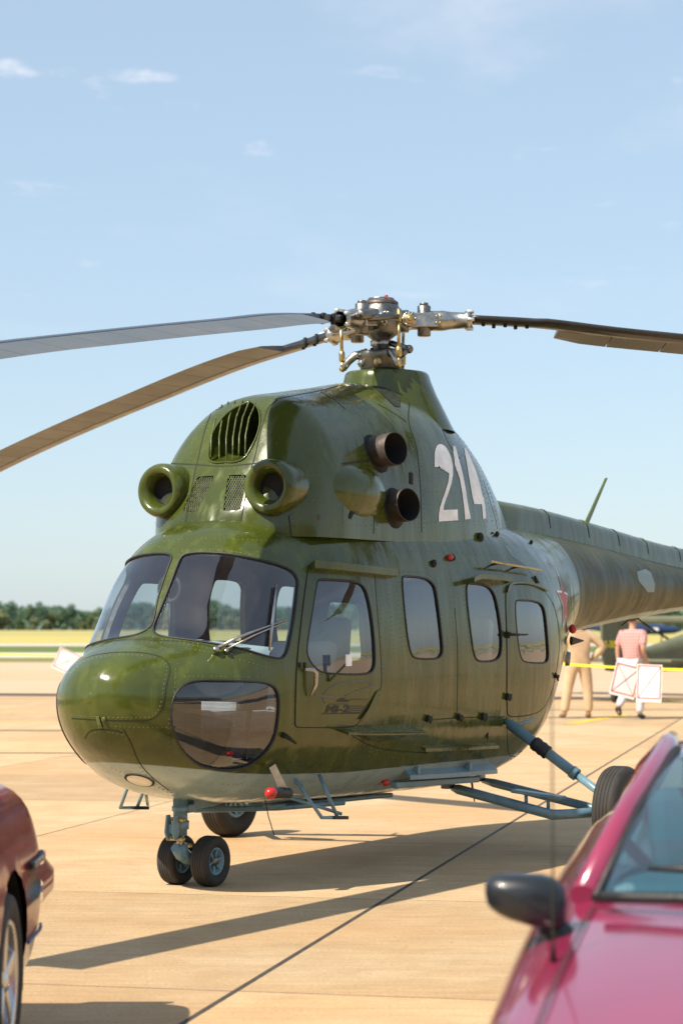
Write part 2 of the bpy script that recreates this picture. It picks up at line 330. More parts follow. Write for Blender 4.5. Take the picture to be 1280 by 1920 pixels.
# ================================================================== FAR TREE LINE
M_leafs = [mat('leaf_green', (.11, .18, .10), .8, var=.5, scale=.35), mat('leaf_deep', (.09, .16, .105), .8, var=.5, scale=.3), mat('leaf_olive', (.13, .15, .055), .8, var=.45, scale=.3), mat('leaf_rust', (.15, .18, .095), .85, var=.35, scale=.3)]  # leaf colours paled to carry the haze of distance
M_bark = mat('bark', (.10, .075, .05), .9, var=.3, scale=3)
def crown_mesh(rng, w, h, base, n, m):
    vs = []; fs = []; lob = []
    for _ in range(11):
        a = rng.uniform(0, 2 * math.pi); rr = rng.uniform(.1, .62) * w; z = base + (h - base) * rng.uniform(.12, .82); lob.append((rr * math.cos(a), rr * math.sin(a), z, rng.uniform(.28, .46) * w))
    lob.append((0, 0, h - .26 * w, .3 * w))
    for _ in range(n):
        x, y, z, r = rng.choice(lob); d = Vector((rng.gauss(0, 1), rng.gauss(0, 1), rng.gauss(0, 1))).normalized() * r * rng.uniform(.62, 1.05) ** .6
        c = Vector((x, y, z)) + d; s = rng.uniform(.35, .95); u = Vector((rng.gauss(0, 1), rng.gauss(0, 1), rng.gauss(0, .6))).normalized(); v = u.orthogonal().normalized()
        if rng.random() < .5: v = u.cross(v)
        o = len(vs); vs += [c - u * s, c + v * s * .7, c + u * s, c - v * s * .7]; fs.append((o, o + 1, o + 2, o + 3))
    me = bpy.data.meshes.new('crown'); me.from_pydata([tuple(p) for p in vs], [], fs); me.materials.append(m); return me
def trunk_mesh(rng, h, r):
    b = MB(); b.tube([(0, 0, -.2), (0, 0, h * .35), (rng.uniform(-.4, .4), rng.uniform(-.4, .4), h * .8)], [r, r * .75, r * .3], 7)
    for _ in range(4):
        a = rng.uniform(0, 6.28); z = h * rng.uniform(.35, .6); b.tube([(0, 0, z), (math.cos(a) * h * .2, math.sin(a) * h * .2, z + h * .22)], [r * .4, r * .12], 5)
    me = bpy.data.meshes.new('trunk'); me.from_pydata(b.v, [], b.f); me.materials.append(M_bark); return me
rng = random.Random(5)
KIND = [(0, 6.5, 17, 1.5, 'leafy green tree in the wood beyond the yellow crop field'), (1, 7.5, 20, 1.5, 'tall dark green tree in the wood beyond the yellow crop field'), (2, 6.0, 15, 1.0, 'olive green rounded tree in the wood beyond the yellow crop field'), (3, 4.5, 9, .3, 'low rusty brown bush at the edge of the wood'), (1, 8.5, 22, 2, 'broad tall tree rising above the far wood'), (0, 5.5, 14, 1, 'slim green tree in the wood beyond the yellow crop field')]
TREE = [(crown_mesh(rng, w, h, b0, 900, M_leafs[mi]), trunk_mesh(rng, h, .35), lab) for mi, w, h, b0, lab in KIND]
def tree(k, x, y, s):
    cr, tr, lab = TREE[k]; t = empty('tree', (x, y, 0), rng.uniform(0, 6.28), lab, 'tree', 'trees of the far wood, ' + ['green', 'dark', 'olive', 'rusty', 'broad', 'slim'][k])
    t.scale = (s * rng.uniform(.95, 1.2), s * rng.uniform(.95, 1.2), s)
    for nm, me in (('trunk', tr), ('crown', cr)):
        o = bpy.data.objects.new(nm, me); COL.objects.link(o); o.parent = t
x = -250.0
while x < 262:
    k = rng.choice([0, 0, 1, 1, 2, 4, 5]); tree(k, x, 1450 + rng.uniform(-12, 12), rng.uniform(.78, 1.02)); x += rng.uniform(5.0, 7.5)
    if rng.random() < .32: tree(3, x + rng.uniform(-3, 3), 1432 + rng.uniform(-4, 4), rng.uniform(.7, 1.1))
bk = MB()
for i in range(25000):
    xx = rng.uniform(-900, 900); hh = 17 + 3.0 * math.sin(xx * .045) + 1.8 * math.sin(xx * .13 + 1) ; c = Vector((xx, 1490 + rng.uniform(-14, 14), hh * rng.uniform(0, 1) ** .7))
    u = Vector((rng.gauss(0, 1), rng.gauss(0, .5), rng.gauss(0, 1))).normalized() * rng.uniform(.8, 2.0); v = u.cross(Vector((0, 1, 0))).normalized() * u.length
    bk.add([c - u, c + v, c + u, c - v], [(0, 1, 2, 3)])
tag(bk.build('wood', M_leafs[1]), 'dense dark wood behind the front row of far trees', 'wood', kind='stuff')

# ================================================================== HELICOPTER
PHI = .53; HMX, HMY = .27, 15.2
h_n = np.array([-math.sin(PHI), -math.cos(PHI), 0]); h_l = np.array([math.cos(PHI), -math.sin(PHI), 0]); h_o = np.array([HMX, HMY, 0])
heli = empty('helicopter', (HMX, HMY, 0), math.atan2(h_n[1], h_n[0]), 'dark green military helicopter with white number on its engine cowling and three drooping rotor blades', 'helicopter')
def to_world(p): p = np.asarray(p, float); return h_o + p[..., 0:1] * h_n + p[..., 1:2] * h_l + p[..., 2:3] * np.array([0, 0, 1.])
def hpx(p): return project(to_world(p))
def lray(u, v):
    r = ray(u, v); C = cC - h_o
    return Vector((C @ h_n, C @ h_l, C[2])), Vector((r @ h_n, r @ h_l, r[2])).normalized()
def bp_y(u, v, y):
    c, d = lray(u, v); t = (y - c.y) / d.y; return c + d * t
def bp_x(u, v, x):
    c, d = lray(u, v); t = (x - c.x) / d.x; return c + d * t
# ---- body lines: x, bottom, top, half width, height of widest point, upper and lower fullness
HT = np.array([
[3.285,1.10,1.14,.02,1.12,2.0,2.0],[3.26,.99,1.235,.14,1.12,2.0,2.0],[3.19,.875,1.315,.265,1.11,2.0,2.05],[3.05,.755,1.385,.395,1.10,2.05,2.15],
[2.88,.655,1.435,.495,1.10,2.1,2.25],[2.76,.60,1.46,.55,1.10,2.1,2.35],[2.69,.572,1.51,.575,1.11,2.1,2.4],[2.58,.543,1.70,.607,1.12,2.1,2.4],
[2.44,.515,1.92,.645,1.15,2.2,2.4],[2.33,.50,2.05,.67,1.17,2.35,2.5],[2.2,.485,2.12,.69,1.2,2.5,2.5],[2.0,.465,2.185,.712,1.22,2.6,2.5],
[1.5,.442,2.29,.745,1.25,2.9,2.6],[0.5,.42,2.32,.76,1.28,3.0,2.6],[-0.3,.415,2.31,.765,1.30,3.0,2.7],[-0.7,.44,2.30,.765,1.34,2.8,2.8],
[-1.0,.49,2.29,.755,1.37,2.65,2.9],[-1.2,.555,2.28,.73,1.41,2.55,2.9],[-1.5,.73,2.26,.66,1.50,2.4,2.6],[-1.9,1.05,2.25,.53,1.63,2.2,2.2],
[-2.3,1.32,2.24,.43,1.75,2.05,2.0],[-2.7,1.445,2.22,.38,1.81,2,2],[-3.2,1.50,2.19,.35,1.84,2,2],[-5.5,1.675,2.05,.19,1.86,2,2],[-8.6,1.83,2.02,.10,1.92,2,2]])
HF = [pchip(HT[:, 0], HT[:, i]) for i in range(1, 7)]
CT = np.array([
[2.13,2.14,.08,2.0],[2.09,2.22,.25,2.3],[2.0,2.37,.43,2.5],[1.9,2.55,.53,2.6],[1.8,2.73,.59,2.6],[1.7,2.86,.61,2.5],[1.55,2.95,.63,2.4],[1.3,2.995,.63,2.3],
[.9,3.06,.63,2.25],[.4,3.135,.63,2.2],[0,3.14,.615,2.1],[-.4,3.06,.58,2.0],[-.8,2.91,.50,1.9],[-1.1,2.73,.41,1.8],[-1.35,2.53,.32,1.8],[-1.55,2.32,.24,1.9],[-1.68,2.15,.16,1.9]])
CF = [pchip(CT[:, 0], CT[:, i]) for i in range(1, 4)]
def hull_sec(x, th):
    zb, zt, w, zc, nU, nL = [f(x) for f in HF]; c, s = np.cos(th), np.sin(th); n = np.where(s >= 0, nU, nL); b = np.where(s >= 0, zt - zc, zc - zb)
    return w * np.abs(c) ** (2 / n), zc + b * np.sign(s) * np.abs(s) ** (2 / n)
def cowl_sec(x, th):
    zt, w, n = [f(x) for f in CF]; c, s = np.cos(th), np.sin(th)
    return w * np.abs(c) ** (2 / n), 2.05 + (zt - 2.05) * np.abs(s) ** (2 / n)
def half_grid(sec, xs, t0, n):
    """port half, stations x even arc-length steps from t0 to the top"""
    th = np.linspace(t0, math.pi / 2, 1400); out = np.zeros((len(xs), n + 1, 3))
    for i, x in enumerate(xs):
        y, z = sec(x, th); y[-1] = 0
        if t0 < -1: y[0] = 0
        d = np.r_[0, np.cumsum(np.hypot(np.diff(y), np.diff(z)))]; s = np.linspace(0, d[-1], n + 1)
        out[i, :, 0] = x; out[i, :, 1] = np.interp(s, d, y); out[i, :, 2] = np.interp(s, d, z)
    return out
def grid_normals(G):
    gi = np.gradient(G, axis=0); gj = np.gradient(G, axis=1); n = np.cross(gj, gi); n /= np.maximum(np.linalg.norm(n, axis=-1, keepdims=True), 1e-9)
    c = G - np.array([0, 0, 1.0]); c[..., 0] = 0; c[..., 2] = G[..., 2] - G[:, :, 2].mean(axis=1, keepdims=True)
    s = np.sign((n * c).sum(-1, keepdims=True)); s[s == 0] = 1
    return n * s
def full_faces(ni, nj): return [(i * (nj + 1) + j, (i + 1) * (nj + 1) + j, (i + 1) * (nj + 1) + j + 1, i * (nj + 1) + j + 1) for i in range(ni - 1) for j in range(nj)]
class Skin:
    """port half of a symmetric skin, cut into regions by outlines given in photo pixels"""
    def __init__(s, sec, xs, t0, n):
        s.G = half_grid(sec, xs, t0, n); s.N = grid_normals(s.G); s.ni, s.nj = len(xs), n
        s.F = np.array(full_faces(s.ni, n)); s.V = s.G.reshape(-1, 3).copy(); s.NV = s.N.reshape(-1, 3)
        Vm = np.vstack([s.V, s.V * np.array([1, -1, 1])]); k = len(s.V)
        s.bvh = BVHTree.FromPolygons([tuple(p) for p in Vm], [tuple(int(i) for i in f) for f in s.F] + [tuple(int(i) + k for i in reversed(f)) for f in s.F])
        s.reg = np.zeros(len(s.F), int); s.outl = {}
        s.px = hpx(s.V); vw = to_world(s.V) - cC; nw = s.NV[:, 0:1] * h_n + s.NV[:, 1:2] * h_l + s.NV[:, 2:3] * np.array([0, 0, 1.]); s.facing = (vw * nw).sum(-1) < 0
    def hit(s, u, v, off=0.):
        c, d = lray(u, v); p, n, i, t = s.bvh.ray_cast(c, d)
        if p is None:          # just off the outline: take the nearest point still on the skin
            for q in (3, 6, 10, 15, 21, 28):
                for a in range(8):
                    c, d = lray(u + q * math.cos(a * math.pi / 4), v + q * math.sin(a * math.pi / 4)); p, n, i, t = s.bvh.ray_cast(c, d)
                    if p is not None: break
                if p is not None: break
        if p is None: return None, None
        if n.dot(d) > 0: n = -n
        return p + n * off, n
    def region(s, rid, poly):
        poly = chaikin(poly, 2); s.outl[rid] = poly; fc = s.px[s.F].mean(1); ok = s.facing[s.F].all(1)
        s.reg[in_poly(fc, poly) & ok] = rid
    def snap(s):
        lo = np.full(len(s.V), 10 ** 6); hi = np.full(len(s.V), -1)
        for k in range(4): np.minimum.at(lo, s.F[:, k], s.reg); np.maximum.at(hi, s.F[:, k], s.reg)
        idx = np.where(lo != hi)[0]; P = s.px[idx]; best = np.full(len(idx), 1e9); Q = P.copy()
        for poly in s.outl.values():
            q, d = nearest_on_poly(P, poly); m = d < best; best[m] = d[m]; Q[m] = q[m]
        for a, i in enumerate(idx):
            if best[a] < 9:
                p, n = s.hit(*Q[a])
                if p is not None and (p - Vector(s.V[i])).length < .09: s.V[i] = p; s.V[i][1] = max(0, s.V[i][1])
    def mesh(s, name, rids, m, parent, side=0, inset=0., xr=None, label=None, flip=False):
        """side 0 both, 1 port, -1 starboard"""
        sel = np.isin(s.reg, rids)
        if xr is not None:
            cx = s.G.reshape(-1, 3)[s.F][:, :, 0].mean(1); sel &= (cx > xr[0]) & (cx < xr[1])
        F = s.F[sel]; use = np.unique(F); mp_ = np.full(len(s.V), -1); mp_[use] = np.arange(len(use)); V = s.V[use] - s.NV[use] * inset
        vs = []; fs = []
        if side >= 0: vs += [tuple(p) for p in V]; fs += [tuple(int(mp_[i]) for i in f) for f in F]
        if side <= 0:
            o = len(vs); sh = np.arange(len(use)) + o
            if side == 0: mid = np.abs(V[:, 1]) < 1e-6; sh[mid] = np.where(mid)[0]
            vs += [tuple(p) for p in V * np.array([1, -1, 1])]; fs += [tuple(int(sh[mp_[i]]) for i in reversed(f)) for f in F]
        b = MB(); b.v = vs; b.f = fs; b.sm = [True] * len(fs); return b.build(name, m, parent, label=label, fixn=True)
    def line(s, pts, step=4, smooth=True, closed=False, off=0.):
        p = chaikin(pts, 2, closed) if smooth else np.array(pts, float); p = resample(p, step, closed); out = []
        for u, v in p:
            a, n = s.hit(u, v, off)
            if a is not None: out.append((a, n))
        return out
    def ribbon(s, b, pts, w, off=.0025, smooth=True, closed=False, mirror=False, step=4):
        L = s.line(pts, step, smooth, closed); k = len(L)
        if k < 2: return
        A = []; B = []
        for i, (p, n) in enumerate(L):
            d = (L[(i + 1) % k][0] - L[i - 1][0]) if closed else (L[min(i + 1, k - 1)][0] - L[max(i - 1, 0)][0])
            t = n.cross(d)
            if t.length < 1e-9: t = Vector((0, 0, 1))
            t.normalize(); A.append(p + t * w / 2 + n * off); B.append(p - t * w / 2 + n * off)
        for sg in ((1, -1) if mirror else (1,)):
            vs = [(q[0], q[1] * sg, q[2]) for q in A + B]; m = k if closed else k - 1
            b.add(vs, [(i, (i + 1) % k, k + (i + 1) % k, k + i) for i in range(m)], True)
    def decal(s, b, poly, off=.003, cuts=4):
        bm = bmesh.new(); vs = [bm.verts.new((p[0], p[1], 0)) for p in poly]; bm.faces.new(vs); bmesh.ops.triangulate(bm, faces=bm.faces[:])
        for _ in range(cuts):
            es = [e for e in bm.edges if e.calc_length() > 9]
            if not es: break
            bmesh.ops.subdivide_edges(bm, edges=es, cuts=1); bmesh.ops.triangulate(bm, faces=bm.faces[:])
        bm.verts.index_update(); P = []
        for v in bm.verts:
            p, n = s.hit(v.co.x, v.co.y, off); P.append(p)
        last = next(p for p in P if p is not None)
        P = [p if p is not None else last for p in P]
        b.add(P, [tuple(v.index for v in f.verts) for f in bm.faces], True); bm.free()

# ---- paints
def paint_mat(name, green, belly, zline, dull=0.):
    """worn gloss camouflage paint: blotches, wear and painted reflection streaks, chips; grey belly colour under a painted edge"""
    m = bpy.data.materials.new(name); m.use_nodes = True; nt = m.node_tree; n = nt.nodes; l = nt.links; p = n['Principled BSDF']; MATS[name] = m
    t = n.new('ShaderNodeTexCoord'); obj = t.outputs['Object']
    def noise(scale, st=(1, 1, 1), det=6, rough=.6, loc=(0, 0, 0)):
        mp = n.new('ShaderNodeMapping'); mp.inputs['Scale'].default_value = st; mp.inputs['Location'].default_value = loc; l.new(obj, mp.inputs[0])
        a = n.new('ShaderNodeTexNoise'); a.inputs['Scale'].default_value = scale; a.inputs['Detail'].default_value = det; a.inputs['Roughness'].default_value = rough; l.new(mp.outputs[0], a.inputs['Vector']); return a.outputs[0]
    def rng_(x, a, b, c=0., d=1.):
        r = n.new('ShaderNodeMapRange'); r.inputs[1].default_value = a; r.inputs[2].default_value = b; r.inputs[3].default_value = c; r.inputs[4].default_value = d; l.new(x, r.inputs[0]); return r.outputs[0]
    def mix(f, a, b):
        x = n.new('ShaderNodeMix'); x.data_type = 'RGBA'; l.new(f, x.inputs[0])
        for k, q in ((6, a), (7, b)):
            if isinstance(q, tuple): x.inputs[k].default_value = (*q, 1)
            else: l.new(q, x.inputs[k])
        return x.outputs[2]
    g2 = tuple(c * .62 for c in green); g3 = (green[0] * 1.55, green[1] * 1.42, green[2] * 1.3)
    col = mix(rng_(noise(1.3), .38, .66), green, g2)
    col = mix(rng_(noise(2.0, loc=(4, 2, 7)), .52, .72, 0, .7), col, g3)
    streak = rng_(noise(7, (1.6, 1.6, .13), 4, .55), .52, .74, 0, .75)  # streaks mix wear with rippled reflections put into the colour
    col = mix(streak, col, (green[0] * 1.5, green[1] * 1.45, green[2] * 1.6))
    col = mix(rng_(noise(5, (1, 1, .25), 5, .6, (9, 1, 3)), .60, .74, 0, .5), col, tuple(c * .45 for c in green))
    chips = rng_(noise(46, det=3), .735, .76, 0, .6); col = mix(chips, col, (.22, .22, .17))
    sx_ = n.new('ShaderNodeSeparateXYZ'); l.new(obj, sx_.inputs[0])
    if zline:
        fc = n.new('ShaderNodeFloatCurve'); cv = fc.mapping.curves[0]
        xs = [q[0] for q in zline]; lo, hi = -8.6, 3.4; pts = [((x - lo) / (hi - lo), z / 3) for x, z in sorted(zline)]
        cv.points[0].location = pts[0]; cv.points[1].location = pts[-1]
        for q in pts[1:-1]: cv.points.new(*q)
        for q in cv.points: q.handle_type = 'AUTO_CLAMPED'
        fc.mapping.update()
        l.new(rng_(sx_.outputs[0], lo, hi), fc.inputs['Value'])
        z3 = n.new('ShaderNodeMath'); z3.operation = 'MULTIPLY'; z3.inputs[1].default_value = 3; l.new(fc.outputs[0], z3.inputs[0])
        sb = n.new('ShaderNodeMath'); sb.operation = 'SUBTRACT'; l.new(z3.outputs[0], sb.inputs[0]); l.new(sx_.outputs[2], sb.inputs[1])
        wob = n.new('ShaderNodeMath'); wob.operation = 'MULTIPLY_ADD'; l.new(noise(3), wob.inputs[0]); wob.inputs[1].default_value = .012; l.new(sb.outputs[0], wob.inputs[2])
        bel = mix(rng_(noise(3, loc=(2, 2, 2)), .35, .7), belly, tuple(c * .8 for c in belly)); bel = mix(streak, bel, tuple(c * .6 for c in belly))
        col = mix(rng_(wob.outputs[0], .002, .008), col, bel)
    l.new(col, p.inputs['Base Color'])
    rr = n.new('ShaderNodeMath'); rr.operation = 'ADD'; l.new(rng_(noise(3.5, (1.5, 1.5, .4)), .3, .7, .10 + dull, .24 + dull), rr.inputs[0]); l.new(rng_(streak, 0, .55, 0, .16), rr.inputs[1]); l.new(rr.outputs[0], p.inputs['Roughness'])
    p.inputs['Specular IOR Level'].default_value = .42; p.inputs['Coat Weight'].default_value = .18 if not dull else 0; p.inputs['Coat Roughness'].default_value = .07
    bp = n.new('ShaderNodeBump'); bp.inputs['Strength'].default_value = .5; bp.inputs['Distance'].default_value = .02; l.new(noise(4.2, (1.5, 1.5, .42), 2, .45), bp.inputs['Height'])
    b2 = n.new('ShaderNodeBump'); b2.inputs['Strength'].default_value = .012; b2.inputs['Distance'].default_value = .004; l.new(noise(70, det=3), b2.inputs['Height']); l.new(bp.outputs[0], b2.inputs['Normal'])
    l.new(b2.outputs[0], p.inputs['Normal']); return m
GREEN = (.058, .075, .011); BELLY = (.31, .41, .42)
ZL = [(-8.6, 1.86), (-5.0, 1.69), (-3.4, 1.575), (-2.6, 1.47), (-2.0, 1.16), (-1.5, .82), (-1.2, .68), (-1.0, .633), (-.5, .629), (.5, .633), (1.1, .633), (2.0, .652), (2.5, .682), (2.85, .726), (3.05, .756), (3.4, .80)]
M_hull = paint_mat('green_gloss_paint', GREEN, BELLY, ZL)
M_boom = paint_mat('green_dull_paint', (.050, .052, .014), BELLY, ZL, .28)
M_green = paint_mat('green_cowl_paint', GREEN, BELLY, None)
M_dark = mat('shade_and_part_black', (.008, .008, .008), .8, var=.2)  # near-black colour stands for shade inside openings; dark fittings share it
M_seam = mat('panel_gap', (.012, .014, .008), .8, var=.3)
M_rub = mat('window_rubber', (.015, .016, .016), .55, var=.3, scale=20)
M_rivet = mat('rivet_paint', (.085, .105, .03), .35, var=.8, scale=30)
M_grey = mat('gear_grey_blue', (.14, .25, .31), .38, var=.22, scale=9, coat=.2, bump=.1)
M_lin = mat('cabin_lining', (.20, .17, .28), .7, var=.25, scale=4)
M_steel = mat('worn_steel', (.42, .41, .38), .32, 1., var=.25, scale=14, bump=.15, bscale=60)
M_steel_d = mat('dark_steel', (.20, .195, .18), .4, 1., var=.3, scale=16, bump=.2, bscale=60)
M_brass = mat('cadmium_plated', (.50, .38, .17), .38, 1., var=.3, scale=22, bump=.15)
M_exh = mat('scorched_exhaust', (.10, .078, .066), .5, .6, var=.45, scale=8, bump=.2)
M_white = mat('white_marking', (.86, .86, .84), .5, var=.18, scale=7)
M_red = mat('red_lens', (.45, .02, .015), .25, var=.2)
M_tyre = mat('tyre_rubber', (.030, .027, .024), .75, var=.35, scale=9, bump=.25, bscale=50)
M_glass = glass('cockpit_glass', (.93, .97, .97), dirt=.015)
M_gside = glass('cabin_glass', (.72, .80, .84), dirt=.02)

# ---- hull
xs = np.concatenate([3.285 - (np.linspace(0, 1, 30) ** 1.7) * .285, np.arange(2.99, 1.9, -.011), np.arange(1.9, -1.75, -.014), np.linspace(-1.76, -2.3, 24)])
hull = Skin(hull_sec, xs, -math.pi / 2, 210)
def zz(lst, ox, oy, s): return [(ox + a / s, oy + b / s) for a, b in lst]
WS = [(336,1051),(341,1043),(350,1038),(372,1035),(420,1037),(450,1042),(500,1052),(535,1063),(550,1072),(558,1085),(559,1097),(553,1150),(545,1195),(538,1225),(530,1234),(520,1235),(495,1229),(450,1215),(392,1205),(350,1199),(307,1194),(292,1189),(286,1178),(292,1163),(312,1115)]
CH = [(320,1337),(325,1307),(340,1286),(367,1275),(425,1276),(495,1279),(515,1287),(522,1302),(524,1322),(520,1365),(512,1392),(492,1419),(462,1439),(425,1445),(395,1441),(370,1434),(345,1412),(330,1385),(322,1357)]
DOOR = [(577,1066),(581,1058),(590,1057),(696,1066),(701,1072),(704,1120),(711,1200),(715,1275),(712,1297),(672,1354),(664,1362),(640,1364),(558,1364),(553,1362),(553,1350),(555,1250),(566,1150)]
DW = [(600,1086),(660,1089),(677,1095),(686,1107),(694,1140),(700,1185),(703,1235),(701,1255),(690,1265),(625,1264),(600,1260),(585,1247),(574,1227),(576,1200),(585,1147),(592,1102),(595,1089)]
W2 = [(753,1083),(757,1080),(797,1083),(812,1094),(818,1113),(829,1206),(829,1227),(820,1236),(778,1235),(770,1227),(763,1197),(755,1117)]
W3 = [(873,1096),(880,1093),(909,1096),(922,1106),(930,1125),(939,1180),(940,1222),(932,1239),(898,1241),(889,1233),(884,1206),(875,1134)]
RD = [(946,1110),(952,1096),(992,1096),(1018,1106),(1035,1130),(1044,1162),(1048,1207),(1044,1245),(1036,1290),(1022,1325),(1000,1340),(953,1345),(949,1335),(950,1200)]
RW = [(965,1127),(970,1125),(1005,1127),(1017,1135),(1022,1155),(1027,1215),(1027,1237),(1022,1244),(982,1242),(976,1235),(971,1215),(965,1155)]
HATCH_R = [(309,1315),(302,1335),(290,1347),(275,1352)]
for rid, poly in ((1, WS), (2, CH), (7, DOOR), (3, DW), (4, W2), (5, W3), (8, RD), (6, RW)): hull.region(rid, poly)
hull.snap()
body = hull.mesh('fuselage', [0], M_hull, heli)
b = MB(); b.ell((3.27, 0, 1.12), (.018, .045, .045), 16, 8); b.build('nose_cap', M_hull, body)
PORTW = {1: ('windscreen', M_glass), 2: ('chin_window', M_glass), 3: ('door_window', M_gside), 4: ('cabin_window', M_gside), 5: ('cabin_window', M_gside), 6: ('door_window', M_gside)}
doorP = hull.mesh('cockpit_door', [7], M_hull, heli, 1, -.003); doorS = hull.mesh('cockpit_door', [7], M_hull, heli, -1, -.003)
rdoorP = hull.mesh('cabin_door', [8], M_hull, heli, 1, -.003); rdoorS = hull.mesh('cabin_door', [8], M_hull, heli, -1, -.003)
for rid, (nm, gm) in PORTW.items():
    L = hull.line(hull.outl[rid], 4, False, True)
    for sd in (1, -1):
        par = heli if rid not in (3, 6) else ((doorP if sd > 0 else doorS) if rid == 3 else (rdoorP if sd > 0 else rdoorS))
        pane = hull.mesh(nm, [rid], gm, par, sd, .006)
        b = MB(); P = [Vector((p.x, p.y * sd, p.z)) for p, n in L]; NN = [Vector((n.x, n.y * sd, n.z)) for p, n in L]
        b.tube([p + n * .001 for p, n in zip(P, NN)], .0065, 6, closed=True)
        k = len(P); b.add([p for p in P] + [p - n * .034 for p, n in zip(P, NN)], [(i, (i + 1) % k, k + (i + 1) % k, k + i) for i in range(k)], True)
        b.build('window_seal', M_rub, pane if rid not in (3, 6) else par)
hull.mesh('cabin_lining', [0, 7, 8], M_lin, heli, 0, .032, (-1.45, 2.95))
# door gaps
for poly, dP, dS in ((DOOR, doorP, doorS), (RD, rdoorP, rdoorS)):
    for sd, d in ((1, dP), (-1, dS)):
        b = MB(); L = hull.line(chaikin(poly, 2), 4, False, True); b.tube([(p.x + n.x * .001, (p.y + n.y * .001) * sd, p.z + n.z * .001) for p, n in L], .0042, 5, closed=True); b.build('door_gap', M_seam, d)
# ---- tail boom and its shaft tunnel
xb = np.concatenate([np.linspace(-2.27, -3.2, 40), np.linspace(-3.3, -8.6, 90)])
boom = Skin(hull_sec, xb, -math.pi / 2, 40)
boom.mesh('tail_boom', [0], M_boom, heli)
b = MB(); pr = []
for x in np.linspace(-1.3, -8.5, 60):
    zt = float(HF[1](x)); e = min(1, (x + 1.3) / -.6); w = .085 * e ** .5 if e > 0 else .01; h = (.215 + .012 * (x + 1.3)) * min(1, .5 + e)
    pr.append([(x, sgn * w * a_, zt - .10 + hh * (h + .10)) for sgn, a_, hh in ((1, 1.1, 0), (1, 1, .5), (1, .82, .83), (1, .4, .97), (1, 0, 1), (-1, .4, .97), (-1, .82, .83), (-1, 1, .5), (-1, 1.1, 0))])
vs = [p for r_ in pr for p in r_]; m_ = 9
b.add(vs, [(i * m_ + j, i * m_ + j + 1, (i + 1) * m_ + j + 1, (i + 1) * m_ + j) for i in range(59) for j in range(m_ - 1)] + [tuple(range(m_))], True)
spine = b.build('drive_shaft_tunnel', M_green, heli, fixn=True)
for x in (-2.55, -3.2, -3.85, -4.5, -5.2, -5.9):
    b = MB(); i = int(round((x + 1.3) / -7.2 * 59)); b.tube([Vector(p) + Vector((0, 0, .0015)) for p in pr[i][1:-1]], .004, 4, caps=False); b.build('tunnel_joint', M_seam, spine)
# ---- tail (out of the picture, kept simple)
b = MB(); b.prism([(-8.0, 1.9), (-8.45, 1.9), (-9.15, 3.0), (-8.85, 3.0)], (0, 0, 0), (1, 0, 0), (0, 0, 1), (0, 1, 0), .12); b.build('tail_fin', M_green, heli, bevel=.03)
b = MB(); b.box((-7.6, 0, 1.95), (.55, 1.85, .07)); b.build('tailplane', M_green, heli, bevel=.02)
b = MB(); b.cyl((-8.95, -.05, 2.75), (-8.95, -.25, 2.75), .08)
for a in (.5, .5 + math.pi): b.bar((-8.95, -.22, 2.75), (-8.95 + 1.3 * math.cos(a), -.22, 2.75 + 1.3 * math.sin(a)), .02, .18, (0, 1, 0))
b.build('tail_rotor', M_steel_d, heli)
# ---- whip antenna on the boom, belly antenna
p0 = bp_y(1084, 1014, .05); p1 = bp_y(1136, 896, p0.y)
b = MB(); d_ = p1 - p0; b.prism([(-.045, 0), (.04, 0), (.012, d_.length), (-.012, d_.length)], p0, Vector((1, 0, 0)), d_.normalized(), Vector((0, 1, 0)), .018); b.build('blade_antenna', M_green, heli, bevel=.004)

# ---- cowling
xc = np.concatenate([np.linspace(2.13, 2.0, 14), np.arange(1.99, 1.3, -.011), np.arange(1.3, -1.68, -.022), [-1.68]])
cowl = Skin(cowl_sec, xc, 0, 150)
SCOOP = [(440,756),(459,751),(477,755),(487,769),(489,794),(482,819),(471,840),(461,858),(445,866),(427,867),(405,862),(396,852),(393,831),(399,803),(412,775),(427,761)]
VR = [(428,892),(431,891),(436,890.5),(457,890),(461,890.5),(462,894),(461,900),(453,950),(452,955),(448,957),(423,957.5),(419,957),(419,952),(427,897)]
cowl.region(1, SCOOP); cowl.region(2, VR); cowl.snap()
cowling = cowl.mesh('engine_cowling', [0], M_green, heli)
# scoop: duct running aft from the opening, guarded by rods
Lp = [(p, n) for p, n in cowl.line(cowl.outl[1], 3, False, True) if p.y > -.004]
Lp.sort(key=lambda q: -math.atan2(q[0].z - 2.72, q[0].y + .0)); half = [p.copy() for p, n in Lp]
loop = half + [Vector((p.x, -p.y, p.z)) for p in reversed(half)]
cen = sum(loop, Vector()) / len(loop); k = len(loop); b = MB(); rings = []
for t, sc in ((0, 1), (.06, .93), (.2, .86), (.42, .8)): rings.append([Vector((p.x - t - (.0 if t == 0 else .25 * (p.x - cen.x)), cen.y + (p.y - cen.y) * sc, cen.z + (p.z - cen.z) * sc + .1 * t)) for p in loop])
vs = [p for r_ in rings for p in r_]; b.add(vs, [(i * k + j, i * k + (j + 1) % k, (i + 1) * k + (j + 1) % k, (i + 1) * k + j) for i in range(3) for j in range(k)], True)
scoop = b.build('cooling_scoop', M_green, heli)
b = MB(); b.add(rings[-1] + [sum(rings[-1], Vector()) / k], [(j, (j + 1) % k, k) for j in range(k)]); b.build('scoop_shade_cap', M_dark, scoop)  # black end cap paints the shade deep in the scoop
b = MB(); b.tube([p + Vector((.004, 0, 0)) for p in loop], .007, 6, closed=True); b.build('scoop_lip', M_green, scoop)
